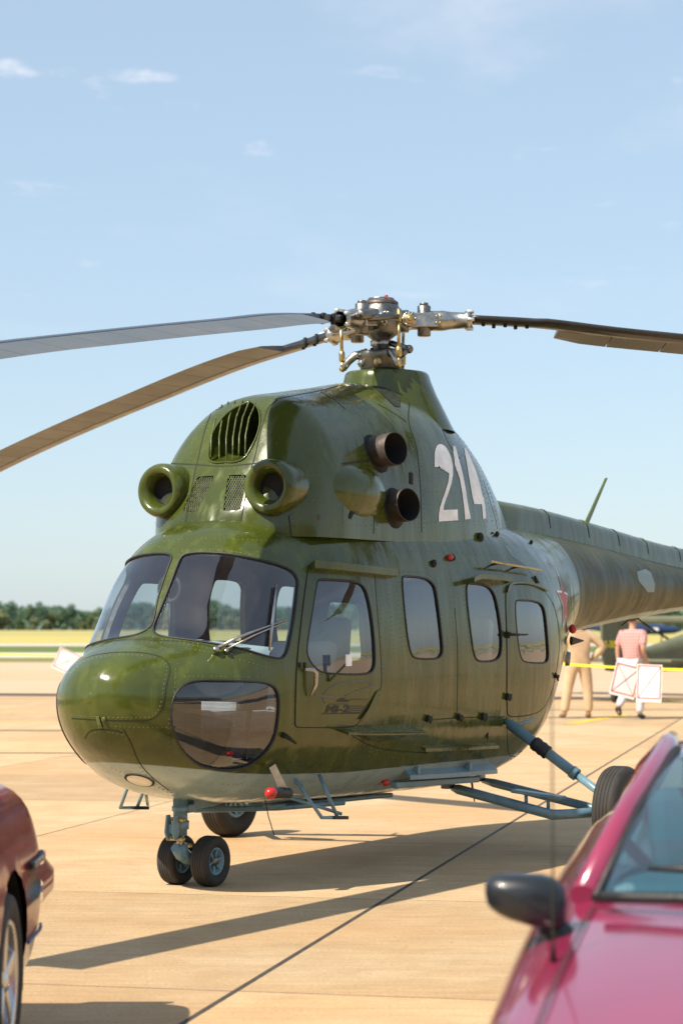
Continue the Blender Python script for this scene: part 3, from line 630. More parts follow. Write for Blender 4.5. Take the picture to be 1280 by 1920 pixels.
for (ta, tb) in zip([(562,188),(605,178),(645,170),(690,168),(730,174),(768,186)], [(500,510),(552,518),(594,530),(632,533),(668,518),(706,500)]):
    (a0, a1), = zz([ta], 240, 700, 3.2); (b0, b1), = zz([tb], 240, 700, 3.2)
    A, _ = cowl.hit(a0, a1, .008); B, _ = cowl.hit(b0, b1, .008)
    q = MB(); q.tube([A, A.lerp(B, .33) + Vector((.035, 0, .012)), A.lerp(B, .66) + Vector((.035, 0, .012)), B], .0048, 6); q.build('guard_rod', M_rivet, scoop)
# mesh vents
for sd in (1, -1):
    hold = empty('tmp') if False else None
    L = cowl.line(cowl.outl[2], 4, False, True); P = [Vector((p.x - .03, p.y * sd, p.z)) for p, n in L]; c = sum(P, Vector()) / len(P)
    b = MB(); b.add(P + [c], [(j, (j + 1) % len(P), len(P)) for j in range(len(P))]); vent = b.build('mesh_vent', M_dark, heli)
    b = MB(); poly = cowl.outl[2]; x0, y0 = poly.min(0); x1, y1 = poly.max(0)
    for fam in (1, -1):
        for off in np.arange(-120, 120, 4.6):
            seg = []
            for t in np.arange(y0, y1 + 1, 2.0):
                u = (x0 + x1) / 2 + off + fam * (t - y0) * .55
                if in_poly(np.array([[u, t]]), poly)[0]:
                    p, n = cowl.hit(u, t, -.004)
                    if p is not None: seg.append(Vector((p.x, p.y * sd, p.z)))
            if len(seg) > 2: b.tube(seg, .0022, 3, caps=False)
    b.build('wire_mesh', M_rivet, vent)
# mast collar
b = MB(); prof = []
for z, r0, dxo in ((2.85, .43, -.14), (2.98, .375, -.12), (3.1, .325, -.10), (3.19, .295, -.085), (3.235, .283, -.08), (3.25, .27, -.08), (3.25, .10, -.05)):
    prof.append([(dxo + r0 * 1.08 * math.cos(a), r0 * math.sin(a), z) for a in np.linspace(0, 2 * math.pi, 48, endpoint=False)])
vs = [p for r_ in prof for p in r_]; b.add(vs, [(i * 48 + j, i * 48 + (j + 1) % 48, (i + 1) * 48 + (j + 1) % 48, (i + 1) * 48 + j) for i in range(6) for j in range(48)], True)
b.build('mast_collar', M_green, heli)
# engine intakes
for sd in (1, -1):
    b = MB(); c = Vector((2.075, .392 * sd, 2.345)); ax = Vector((1, .05 * sd, .0))
    b.lathe([(-.34, .156), (-.20, .164), (-.06, .168), (-.03, .166), (-.005, .156), (.008, .140), (.006, .122), (-.010, .104), (-.035, .091), (-.07, .083), (-.12, .080)], c, ax, 40)
    ink = b.build('engine_intake', M_green, heli)
    b = MB(); b.lathe([(-.072, .0825), (-.105, .079), (-.108, 0)], c, ax, 32); b.build('intake_shade_cup', M_dark, ink)  # shallow black cup stands in for the shaded depth of the duct
    b = MB(); b.tube([c + ax.normalized() * -.30 + Vector((0, math.cos(a) * .158, math.sin(a) * .158)) for a in np.linspace(0, 2 * math.pi, 40, endpoint=False)], .007, 6, closed=True); b.build('intake_gasket', M_seam, ink)
    # engine bay bulge behind, and the side blister with vent slot
    b = MB(); b.ell((1.33, .50 * sd, 2.335), (.38, .19, .195), 40, 24); bl = b.build('side_blister', M_green, heli)
    b = MB(); b.ell((1.73, .40 * sd, 2.35), (.20, .165, .165), 32, 18); b.build('engine_fairing', M_green, heli)
    # exhausts
    for (u, v, yy, ln) in ((742, 841, .71, .26), (766, 946, .74, .29)):
        e = bp_y(u, v, yy); e.y *= sd; ax = Vector((.26, 1 * sd, .08)).normalized(); a = e - ax * ln
        b = MB(); b.lathe([(0, .096), (ln - .004, .106), (ln, .104), (ln - .002, .1015)], a, ax, 36); ex = b.build('exhaust_pipe', M_exh, heli)
        b = MB(); b.lathe([(.06, 0), (.06, .092), (ln - .002, .1015)], a, ax, 36); b.build('exhaust_throat', M_dark, ex)
        q, qn, _, _ = cowl.bvh.ray_cast(e, -ax)
        if q is not None:
            qn = qn if qn.y * sd > 0 else -qn; b = MB(); b.lathe([(.005, .0), (.005, .124), (0, .13)], q - Vector((0, 0, .008)), qn, 36); b.build('exhaust_cutout', M_dark, ex)
# slot, drain hook, small fittings on the port cowling
for nm, pts, w in (('vent_slot', [(770, 886), (770, 908)], .035), ('drain_hook', [(655, 972), (659, 960), (670, 954)], .028)):
    b = MB(); cowl.ribbon(b, pts, w, .006, True); b.build(nm, M_dark, heli)
b = MB(); p, n = cowl.hit(598, 970, .0); b.lathe([(0, .016), (.006, .012), (.006, 0)], p, n, 10); b.build('drain_port', M_exh, heli)
# grille on the shoulder beside the mast collar
b = MB(); GP = zz([(500, 612), (560, 620), (640, 660), (672, 700), (672, 748), (640, 745), (580, 690)], 540, 530, 3.2); cowl.decal(b, GP, .002); gv = b.build('shoulder_grille', M_dark, heli)
b = MB()
for t in np.arange(612, 750, 7):
    seg = [q for q in [(x_, t + (x_ - 500) * .25) for x_ in range(490, 690, 8)] if in_poly(np.array([zz([q], 540, 530, 3.2)[0]]), np.array(GP))[0]]
    if len(seg) > 1: cowl.ribbon(b, zz([seg[0], seg[-1]], 540, 530, 3.2), .004, .006, False)
b.build('grille_slat', M_rivet, gv)
# ---- number 214
D2 = [(748,370),(747,330),(748,290),(753,262),(762,243),(775,234),(790,234),(812,248),(832,278),(848,318),(857,365),(857,420),(848,470),(832,520),(815,565),(804,600),(801,628),(885,625),(888,690),(772,697),(773,655),(780,610),(796,560),(814,510),(829,460),(835,410),(831,360),(820,322),(804,294),(789,280),(778,285),(772,310),(772,372)]
D1 = [(858,243),(872,247),(884,290),(900,350),(918,420),(935,510),(947,590),(964,680),(930,686),(925,620),(914,530),(900,450),(884,372),(868,356),(866,320),(860,290)]
D4a = [(924,256),(938,262),(962,312),(992,385),(1018,470),(1034,545),(1042,555),(1046,590),(1050,600),(1056,678),(1038,682),(1030,594),(984,592),(972,540),(955,440),(940,350)]
D4h = [(952,330),(972,375),(994,440),(1010,510),(1014,548),(994,545),(980,490),(965,420)]
for k_, dg in enumerate((D2, D1)):
    b = MB(); cowl.decal(b, zz(dg, 580, 760, 3.2)); b.build('numeral', M_white, heli, label='white painted numeral ' + '21'[k_])
b = MB(); hole = D4h; outer = D4a
i0 = 1; j0 = 0   # keyhole polygon so that the 4 has its opening
key = outer[:i0 + 1] + [hole[0]] + list(reversed(hole[1:])) + [hole[0], outer[i0]] + outer[i0 + 1:]
key = [(x_ + .01 * i, y_) for i, (x_, y_) in enumerate(key)]
cowl.decal(b, zz(key, 580, 760, 3.2)); b.build('numeral', M_white, heli, label='white painted numeral 4')
# ---- seams (dark gaps) and rivet rows
SEAM_H = [[(172,1211),(200,1202),(250,1199),(325,1201),(375,1206),(440,1224)], [(130,1258),(145,1243),(165,1231),(200,1224),(250,1222),(290,1227),(312,1237),(321,1252),(312,1285),(309,1315),(302,1335),(290,1347),(275,1352),(200,1351),(135,1347)],
  [(232,1368),(246,1392),(260,1430),(285,1458),(317,1482)], [(160,1385),(166,1372),(180,1367),(215,1369),(230,1374)], [(700,1068),(733,1072)], [(852,1140),(858,1220),(856,1340)], [(800,1350),(870,1345),(945,1344)], [(949,1345),(951,1412),(958,1420),(985,1416)], [(1036,1130),(1046,1165),(1052,1210)], [(640,1366),(700,1405),(800,1412)]]
SEAM_C = [[(404,757),(384,803),(370,869),(366,880),(348,978)], [(520,750),(506,760),(499,772),(487,815),(477,862),(472,872),(452,976)], [(318,869),(370,871),(415,875),(471,870),(500,866)], [(541,966),(546,1004)], [(701,967),(700,1001)], [(767,755),(764,792),(780,832),(786,885),(789,935),(790,998)],
  [(708,758),(735,772),(761,791)], [(515,749),(552,741),(595,734),(640,722)], [(600,734),(625,748),(647,767)], [(824,788),(832,815),(849,847),(862,860)], [(640,870),(700,862)], [(905,900),(925,960),(932,992)]]
for sk, par, rows, w_ in ((hull, body, SEAM_H, .006), (cowl, cowling, SEAM_C, .008)):
    for q in rows: b = MB(); sk.ribbon(b, q, w_, .0015); b.build('panel_seam', M_seam, par)
def rivets(sk, rows, name, parent, r=.0046, gap=8.5, off_px=0):
    b = MB()
    for row in rows:
        p = resample(chaikin(row, 2, False), gap)
        if off_px:
            d = np.gradient(p, axis=0); d /= np.maximum(np.linalg.norm(d, axis=1, keepdims=True), 1e-6); p = p + np.stack([-d[:, 1], d[:, 0]], -1) * off_px
        for u, v in p:
            c, n = sk.hit(u, v)
            if c is None or random.random() < .04: continue
            t = n.orthogonal().normalized(); w = n.cross(t); vs = [c + (t * math.cos(a) + w * math.sin(a)) * r - n * .001 for a in np.linspace(0, 2 * math.pi, 6, endpoint=False)]
            vs += [c + (t * math.cos(a) + w * math.sin(a)) * r * .55 + n * r * .5 for a in np.linspace(0, 2 * math.pi, 6, endpoint=False)]
            b.add(vs, [(i, (i + 1) % 6, 6 + (i + 1) % 6, 6 + i) for i in range(6)] + [tuple(range(6, 12))], True)
    o = b.build(name, M_rivet, parent); o['kind'] = 'stuff'; return o
ROW_H = SEAM_H[:3] + [list(map(tuple, chaikin(WS, 1))) + [WS[0]]] + [[(q[0] * 1.0, q[1]) for q in CH] + [CH[0]]]
grow = lambda poly, k: [((x_ - np.mean([q[0] for q in poly])) * k + np.mean([q[0] for q in poly]), (y_ - np.mean([q[1] for q in poly])) * k + np.mean([q[1] for q in poly])) for x_, y_ in list(poly) + [poly[0]]]
ROWS = [grow(WS, 1.065), grow(DW, 1.09), grow(W2, 1.13), grow(W3, 1.18), grow(RW, 1.13), grow(DOOR, 1.045), [(330,1269),(400,1268),(500,1271)], [(560,1040),(640,1035),(760,1032),(900,1040)], [(740,1075),(748,1150),(757,1260),(760,1350)], [(845,1085),(852,1150),(862,1260),(860,1345)], [(945,1160),(955,1230),(957,1330)],
  [(300,1015),(380,1008),(470,1012),(560,1016)], [(560,1010),(700,1008),(850,1006),(940,1008)], [(640,1420),(760,1415),(940,1400)], [(556,1395),(620,1402),(700,1408)], [(725,1080),(735,1180),(742,1280),(735,1345)], [(760,1343),(860,1338),(945,1335)], [(270,1010),(300,1030),(420,1030),(520,1050)], [(870,1010),(890,1060)], [(960,1030),(1000,1062),(1028,1090)], [(350,1215),(420,1228),(500,1252)], [(330,1255),(328,1300),(315,1360),(318,1400)], [(210,1440),(280,1470),(330,1490)], [(420,1470),(550,1478),(700,1470)], [(200,1362),(260,1364),(330,1364)], [(560,1250),(557,1330)]]
rivets(hull, ROWS, 'rivets', body); rivets(hull, SEAM_H, 'rivets', body, off_px=5)
rivets(cowl, SEAM_C, 'rivets', cowling, off_px=5); rivets(cowl, SEAM_C + [[(552,988),(620,992),(695,990)], [(708,990),(750,988),(785,986)], [(800,985),(860,982),(930,982)], [(792,850),(850,856),(900,866)], [(792,925),(850,928),(915,930)], [(600,740),(650,760),(700,800)], [(560,760),(640,770),(690,790)], [(575,925),(590,950),(640,985)], [(598,900),(605,850),(700,855)], [(860,800),(885,850),(905,900),(925,960)]], 'rivets', cowling, off_px=-5)
def frame_rivets(sk, stations, par, gap=.034, rows=(), z0=.55, z1=9, xr=(-1.5, 3.0)):
    b = MB(); step_ = None; X = sk.G[:, 0, 0]; reg2 = sk.reg.reshape(sk.ni - 1, sk.nj)
    def put(p, nv, sg):
        c = Vector((p[0], p[1] * sg, p[2])); n = Vector((nv[0], nv[1] * sg, nv[2])).normalized(); r = .0042; t = n.orthogonal().normalized(); w = n.cross(t)
        b.add([c + (t * math.cos(a) + w * math.sin(a)) * r - n * .001 for a in (0, 1.257, 2.513, 3.77, 5.027)] + [c + n * r * .55], [(i, (i + 1) % 5, 5) for i in range(5)], True)
    for xv in stations:
        i = int(np.argmin(np.abs(X - xv))); i = min(i, sk.ni - 2); acc = 0.; last = sk.G[i, 0]
        for j in range(1, sk.nj - 1):
            acc += np.linalg.norm(sk.G[i, j] - last); last = sk.G[i, j]
            if acc >= gap:
                acc = 0
                if reg2[max(0, i - 2):i + 3, max(0, j - 2):j + 3].max() == 0 and z0 < last[2] < z1 and random.random() > .03: put(last, sk.N[i, j], 1); put(last, sk.N[i, j], -1)
    for jf in rows:
        j = int(jf * sk.nj); acc = 0.; last = sk.G[0, j]
        for i in range(1, sk.ni - 2):
            acc += np.linalg.norm(sk.G[i, j] - last); last = sk.G[i, j]
            if acc >= gap and xr[0] < last[0] < xr[1]:
                acc = 0
                if reg2[max(0, i - 2):i + 3, max(0, j - 2):j + 3].max() == 0 and random.random() > .03: put(last, sk.N[i, j], 1); put(last, sk.N[i, j], -1)
    o = b.build('rivets', M_rivet, par); o['kind'] = 'stuff'
frame_rivets(hull, (2.95, 2.62, 2.25, 1.98, 1.33, 1.22, .98, .62, .3, .22, -.35, -.42, -.75, -1.1, -1.45, -1.8), body, rows=(.20, .29, .36, .84, .90))
frame_rivets(cowl, (1.62, 1.2, .88, .45, .12, -.25, -.6, -.95, -1.25), cowling, rows=(.12, .34, .5, .68), z0=2.1)
BROWS = [[(1070, 1010), (1062, 1080), (1066, 1150)], [(1110, 1040), (1106, 1100), (1104, 1160)], [(1180, 1055), (1176, 1100), (1172, 1155)], [(1250, 1075), (1246, 1110), (1242, 1145)], [(1000, 1000), (1130, 1048), (1280, 1088)], [(1060, 1130), (1160, 1125), (1280, 1110)]]
rivets(boom, BROWS, 'rivets', [o for o in heli.children if o.name.startswith('tail_boom')][0], gap=6)
b = MB(); boom.decal(b, zz([(1000, 615), (1050, 600), (1085, 620), (1108, 690), (1105, 735), (1065, 738), (1040, 705), (1010, 670)], 880, 880, 3.2)); b.build('paint_patch', mat('pale_blue_patch', (.20, .27, .26), .5), heli)
# pale overpaint on the aft shoulder
for pts in (zz([(205, 455), (300, 470), (370, 530), (420, 600), (380, 640), (330, 575), (250, 520)], 880, 880, 3.2),):
    b = MB(); hull.decal(b, pts, .0012); b.build('paint_patch', mat('faded_blue_green', (.13, .18, .16), .3, var=.3), heli)
# ---- red star with white edge, on the aft flank
def star_mark(rad, off, m):
    c0 = Vector((-1.60, .66, 1.70)); p, n, _, _ = hull.bvh.find_nearest(c0)
    if n.y < 0: n = -n
    ex = Vector((-1, 0, 0)); ex = (ex - n * ex.dot(n)).normalized(); ez = n.cross(ex) * -1
    if ez.z < 0: ez = -ez
    b = MB(); pts = []
    for i in range(10):
        r_ = rad if i % 2 == 0 else rad * .4; a = math.pi / 2 + i * math.pi / 5; pts.append(p + ex * math.cos(a) * r_ + ez * math.sin(a) * r_)
    tri = [p] + pts; vs = []; fs = []
    for i in range(10):
        A, B, C = tri[0], tri[1 + i], tri[1 + (i + 1) % 10]
        for s_ in range(6):
            for t_ in range(6 - s_):
                q = lambda a_, c_: A + (B - A) * (a_ / 6) + (C - A) * (c_ / 6)
                for tr in ([q(s_, t_), q(s_ + 1, t_), q(s_, t_ + 1)],) + (([q(s_ + 1, t_), q(s_ + 1, t_ + 1), q(s_, t_ + 1)],) if t_ < 5 - s_ else ()):
                    o = len(vs)
                    for w_ in tr:
                        h_, nn, _, _ = hull.bvh.find_nearest(w_)
                        if nn.y < 0: nn = -nn
                        vs.append(h_ + nn * off)
                    fs.append((o, o + 1, o + 2))
    b.add(vs, fs, True); return b, m
b, m_ = star_mark(.25, .003, M_white); st = b.build('star_emblem', M_white, heli, label='white edge of the red star')
b, m_ = star_mark(.205, .005, None); b.build('star_field', mat('red_marking', (.42, .03, .03), .45, var=.2), st)
# ---- door lettering: helicopter outline, letters and speed lines
M_ink = mat('faded_black_print', (.025, .022, .018), .6, var=.4); M_inkg = mat('faded_grey_print', (.12, .115, .11), .6, var=.3)
f_ = bpy.data.curves.new('lettering', 'FONT'); f_.body = 'Mi-2'; f_.size = 1; f_.shear = .25; f_.offset = .03
fo = bpy.data.objects.new('tmp_text', f_); COL.objects.link(fo); dg = bpy.context.evaluated_depsgraph_get(); tm = fo.evaluated_get(dg).to_mesh()
tv = np.array([v.co[:] for v in tm.vertices]); tf = [tuple(p.vertices) for p in tm.polygons]; x0, y0 = tv[:, 0].min(), tv[:, 1].min(); x1, y1 = tv[:, 0].max(), tv[:, 1].max()
b = MB(); vs = []
for v in tv:
    p, n = hull.hit(608 + (v[0] - x0) / (x1 - x0) * 46, 1336 - (v[1] - y0) / (y1 - y0) * 14 - (v[0] - x0) / (x1 - x0) * .5, .0055); vs.append(p)
b.add(vs, tf, True); b.build('lettering', M_ink, doorP, label='dark slanted lettering Mi-2 on the cockpit door')
COL.objects.unlink(fo); bpy.data.objects.remove(fo)
b = MB()
for t in range(4): hull.ribbon(b, [(653, 1324 + t * 4), (687 - t * 2.2, 1324 + t * 4)], .0055, .0055, False)
hull.ribbon(b, [(604, 1338), (678, 1337)], .006, .0055, False); hull.ribbon(b, [(614, 1320), (650, 1320)], .004, .0055, False); hull.ribbon(b, [(656, 1311), (690, 1311)], .004, .0055, False)
hull.decal(b, [(630, 1316), (632, 1312), (641, 1308), (650, 1312), (656, 1313), (650, 1316)], .0055); b.build('speed_lines', M_ink, doorP)
b = MB(); hull.ribbon(b, [(606, 1303), (610, 1295), (625, 1286), (645, 1279), (668, 1276), (688, 1277), (694, 1283)], .007, .0055); hull.ribbon(b, [(590, 1303), (610, 1306), (632, 1308)], .010, .0055); hull.ribbon(b, [(645, 1306), (670, 1295), (699, 1284)], .007, .0055); hull.ribbon(b, [(606, 1303), (603, 1312), (610, 1319)], .007, .0055); b.build('emblem_sweep', M_inkg, doorP)

# ---- rotor head (azimuths measured in the camera frame, turned into the helicopter's own axes)
def cam_dir(az):
    d = np.array([math.cos(R(az)), math.sin(R(az)), 0]); return Vector((d @ h_n, d @ h_l, 0))
UP = Vector((0, 0, 1))
b = MB(); b.lathe([(3.16, .085), (3.30, .085), (3.30, .066), (3.425, .062), (3.43, .074), (3.465, .074), (3.47, .060), (3.56, .060)], (0, 0, 0), UP, 28); mast = b.build('rotor_mast', M_steel, heli)
b = MB(); b.lathe([(3.47, .06), (3.50, .10), (3.52, .135), (3.60, .145), (3.67, .138), (3.70, .122), (3.715, .115), (3.715, 0)], (0, 0, 0), UP, 24); hub = b.build('rotor_hub', M_steel_d, heli)
b = MB(); b.lathe([(3.712, .118), (3.728, .118), (3.735, .108), (3.742, .10), (3.742, 0)], (0, 0, 0), UP, 28); b.build('hub_cap', M_exh, hub)
b = MB(); b.tube([Vector((.085 * math.cos(a), .085 * math.sin(a), 3.752)) for a in np.linspace(0, 6.28, 24, endpoint=False)], .006, 6, closed=True)
b.build('lifting_ring', M_steel, hub)
b = MB(); b.cyl((.02, .05, 3.74), (.02, .05, 3.775), .012, 10); b.build('filler_plug', M_red, hub)
# swash plate
b = MB(); b.lathe([(3.25, .07), (3.255, .125), (3.275, .14), (3.335, .14), (3.345, .15), (3.365, .155), (3.385, .15), (3.395, .12), (3.40, .07)], (0, 0, 0), UP, 40); sw = b.build('swashplate', M_steel_d, heli)
for i in range(14):
    a = i * 2 * math.pi / 14; b = MB(); b.cyl((.128 * math.cos(a), .128 * math.sin(a), 3.385), (.128 * math.cos(a), .128 * math.sin(a), 3.403), .011, 8); b.build('ring_bolt', M_dark, sw)
for i in range(6):
    a = i * math.pi / 3 + .35; d = Vector((math.cos(a), math.sin(a), 0)); b = MB(); b.cyl(Vector((0, 0, 3.305)) + d * .13, Vector((0, 0, 3.305)) + d * .158, .027, 16); b.cyl(Vector((0, 0, 3.305)) + d * .155, Vector((0, 0, 3.305)) + d * .168, .014, 10); b.build('bearing_cap', M_steel if i % 2 else M_brass, sw)
b = MB(); q = Vector((-.02, -.02, 0)) + cam_dir(180) * .12; b.cyl(q + UP * 3.235, q + UP * 3.30, .016, 12); b.ell(q + UP * 3.315, (.026, .026, .026), 14, 8); b.build('control_rod_boot', M_dark, sw)
BZ = {'A': (-117, [(.5, 3.55), (.9, 3.51), (1.48, 3.44), (2.14, 3.325), (2.87, 3.20), (3.69, 3.055), (4.41, 2.925), (7.25, 2.33)], 11),
      'B': (123, [(.5, 3.58), (.63, 3.57), (1.8, 3.50), (3.27, 3.35), (4.76, 3.18), (6.25, 2.98), (7.25, 2.82)], 0),
      'C': (3, [(.5, 3.615), (1.05, 3.59), (1.6, 3.53), (2.08, 3.485), (4.0, 3.3), (7.25, 2.75)], 12)}
M_spar = mat('blade_spar_black', (.022, .023, .026), .35, var=.35, scale=5, coat=.2)
M_pock = mat('blade_pocket_grey', (.095, .098, .10), .42, var=.22, scale=4, stretch=(.6, .6, .6))
LAB = {'A': 'grey rotor blade reaching forward over the nose', 'B': 'rotor blade with tan lit underside, on the far side of the nose', 'C': 'dark rotor blade with notched trailing edge, over the tail side'}
for key, (az, tab, pit) in BZ.items():
    fz = pchip(*zip(*tab)); d = cam_dir(az); lead = cam_dir(az - 90)
    def frame(t):
        z = float(fz(t)); sl = (float(fz(t + .02)) - float(fz(t - .02))) / .04 if t > .55 else (float(fz(.6)) - float(fz(.56))) / .04
        pt = R(pit * (1 - .45 * max(0, t - 1) / 6.25)); ax = (d + UP * sl).normalized(); nrm = ax.cross(lead) if ax.cross(lead).z > 0 else lead.cross(ax); nrm.normalize()
        le = lead * math.cos(pt) + nrm * math.sin(pt); up = nrm * math.cos(pt) - lead * math.sin(pt); return d * t + UP * z, ax, le, up
    # sleeve and hinges from hub to blade root
    c0, ax0, le0, up0 = frame(.62); root = Vector((0, 0, 3.60)) + d * .125
    g = MB(); gd = (c0 - root); L = gd.length
    g.lathe([(0, .075), (.06, .078), (.065, .05), (.14, .05)], root, gd, 24); grip = g.build('blade_grip', M_steel_d, heli)
    g = MB(); g.lathe([(L - .30, .04), (L - .295, .068), (L - .20, .070), (L - .14, .060), (L - .05, .055), (L - .045, .064), (L - .015, .064), (L - .01, .05), (L, .05)], root, gd, 28); g.build('grip_sleeve', M_steel, grip)
    side = lead
    for sg in (1, -1):
        g = MB(); g.bar(root + gd * .12 + side * .062 * sg, root + gd * .52 + side * .068 * sg, .022, .10); g.build('hinge_cheek', M_steel, grip, bevel=.008)
    g = MB(); m0 = root + gd * .34; g.cyl(m0 - UP * .105, m0 + UP * .105, .046, 22); g.cyl(m0 + UP * .105, m0 + UP * .125, .03, 16); g.build('drag_hinge_pin', M_steel_d, grip)
    g = MB(); m1 = root + gd * .12; g.cyl(m1 - side * .12, m1 + side * .12, .052, 22); g.build('flap_hinge_pin', M_steel, grip)
    for sg in (1, -1):
        g = MB(); g.cyl(m1 + side * .118 * sg, m1 + side * .135 * sg, .035, 18); g.cyl(m1 + side * .13 * sg, m1 + side * .155 * sg, .016, 10); cap = g.build('hinge_cap', M_brass if sg > 0 else M_steel, heli)
        for j in range(6):
            a = j * math.pi / 3; g = MB(); q = m1 + side * .12 * sg + (gd.normalized() * math.cos(a) + UP * math.sin(a)) * .044; g.cyl(q, q + side * .018 * sg, .009, 8); g.build('cap_bolt', M_steel, cap)
    # damper bottle beside the sleeve
    g = MB(); q0 = root + gd * .28 - side * .085 + UP * .03; q1 = root + gd * .72 - side * .075 + UP * .02; g.cyl(q0, q1, .034, 18); g.cyl(q1, q1 + gd * .1, .014, 10); g.build('drag_damper', M_steel_d, grip)
    for j in range(4):
        g = MB(); q = root + gd * (.50 + .05 * (j % 2)) + side * .081 + UP * (.02 if j < 2 else -.025); g.cyl(q, q + side * .008, .010, 8); g.build('cheek_bolt', M_brass, grip)
    for j in range(5):
        a = j * 2 * math.pi / 5; rad = (side * math.cos(a) + ax0.cross(side) * math.sin(a)) * .062; g = MB(); g.cyl(root + gd * .93 + rad, root + gd * 1.02 + rad, .014, 8); g.build('clamp_bolt', mat('pale_zinc', (.55, .58, .52), .45, .6, var=.15), grip)
    # pitch horn and link
    la = cam_dir(az + 52); lt = la * .275 + UP * 3.60; lb = la * .265 + UP * 3.275
    g = MB(); g.tube([root + gd * .62, root + gd * .62 + (lt - root - gd * .62) * .5 + UP * .0, lt], [.03, .024, .018], 10); g.build('pitch_horn', M_steel_d, grip)
    g = MB(); g.tube([lt + UP * .05, lt, lt.lerp(lb, .12)], [.016, .017, .013], 12); g.tube([lt.lerp(lb, .1), lt.lerp(lb, .62)], .0115, 12); g.tube([lt.lerp(lb, .62), lt.lerp(lb, .66), lt.lerp(lb, .82), lt.lerp(lb, .85)], [.014, .021, .021, .014], 12); g.tube([lt.lerp(lb, .85), lb], .010, 10); g.ell(lb, (.022, .022, .022), 14, 10); lk = g.build('pitch_link', M_brass, heli)
    g = MB(); ar = [la * .13 + UP * 3.37, la * .18 + UP * 3.365, la * .225 + UP * 3.325, la * .262 + UP * 3.275]; g.tube(ar, [.034, .030, .027, .024], 12); g.build('swash_arm', M_steel, sw)
    # blade: D-spar with leading edge boot, root cuff, aft pockets
    prof_f = [(.10, 0), (.085, .015), (.05, .024), (.0, .0265), (-.035, .0255), (-.035, -.0195), (0, -.0205), (.05, -.018), (.085, -.011)]
    ts = np.concatenate([np.linspace(.60, 1.2, 9), np.linspace(1.3, 7.25, 40)]); s_ = MB(); rows = []
    for t in ts:
        c, ax, le, up = frame(t); k_ = .75 if t < 1.05 else 1; rows.append([c + le * x_ * k_ + up * y_ * (1.1 if t < 1.05 else 1) for x_, y_ in prof_f])
    n9 = 9; s_.add([p for r_ in rows for p in r_], [(i * n9 + j, i * n9 + (j + 1) % n9, (i + 1) * n9 + (j + 1) % n9, (i + 1) * n9 + j) for i in range(len(ts) - 1) for j in range(n9)] + [tuple(range(n9)), tuple(reversed(range((len(ts) - 1) * n9, len(ts) * n9)))], True)
    blade = s_.build('rotor_blade', M_spar, heli, label=LAB[key], fixn=True)
    t0 = 1.22; n_p = 16; pl = (7.22 - t0) / n_p
    for j in range(n_p):
        a, c_ = t0 + j * pl + .003, t0 + (j + 1) * pl - .003; rows = []; g = MB()
        for t in (a, (a + c_) / 2, c_):
            c, ax, le, up = frame(t); te = -.30 if j else (-.30 if t > a + .01 else -.25); rows.append([c + le * -.0352 + up * .0255, c + le * -.12 + up * .019, c + le * -.22 + up * .0095, c + le * te, c + le * -.22 - up * .006, c + le * -.12 - up * .013, c + le * -.0352 - up * .0195])
        g.add([p for r_ in rows for p in r_], [(i * 7 + k_, i * 7 + (k_ + 1) % 7, (i + 1) * 7 + (k_ + 1) % 7, (i + 1) * 7 + k_) for i in range(2) for k_ in range(7)] + [tuple(range(7)), tuple(reversed(range(14, 21)))], False)
        g.build('blade_pocket', M_pock, blade, fixn=True)
    for j in range(5):
        c, ax, le, up = frame(.70 + .075 * j); g = MB(); g.cyl(c - up * .036 - le * .03 * (j % 2), c + up * .036 - le * .03 * (j % 2), .013, 10); g.build('root_bolt', M_dark, blade)
    if key == 'B':
        c, ax, le, up = frame(.74); g = MB(); g.cyl(c + lead * .0 + up * .03, c + up * .042, .022, 12); g.build('root_plug', M_white, blade)
# scissor link
b = MB(); q0 = cam_dir(-30) * .075 + UP * 3.445; q1 = cam_dir(-20) * .20 + UP * 3.40; q2 = cam_dir(-35) * .15 + UP * 3.35; b.tube([q0, q1], .022, 12); b.ell(q1, (.03, .03, .03), 14, 8); b.tube([q1, q2], .02, 12); b.build('scissor_link', M_steel_d, heli)

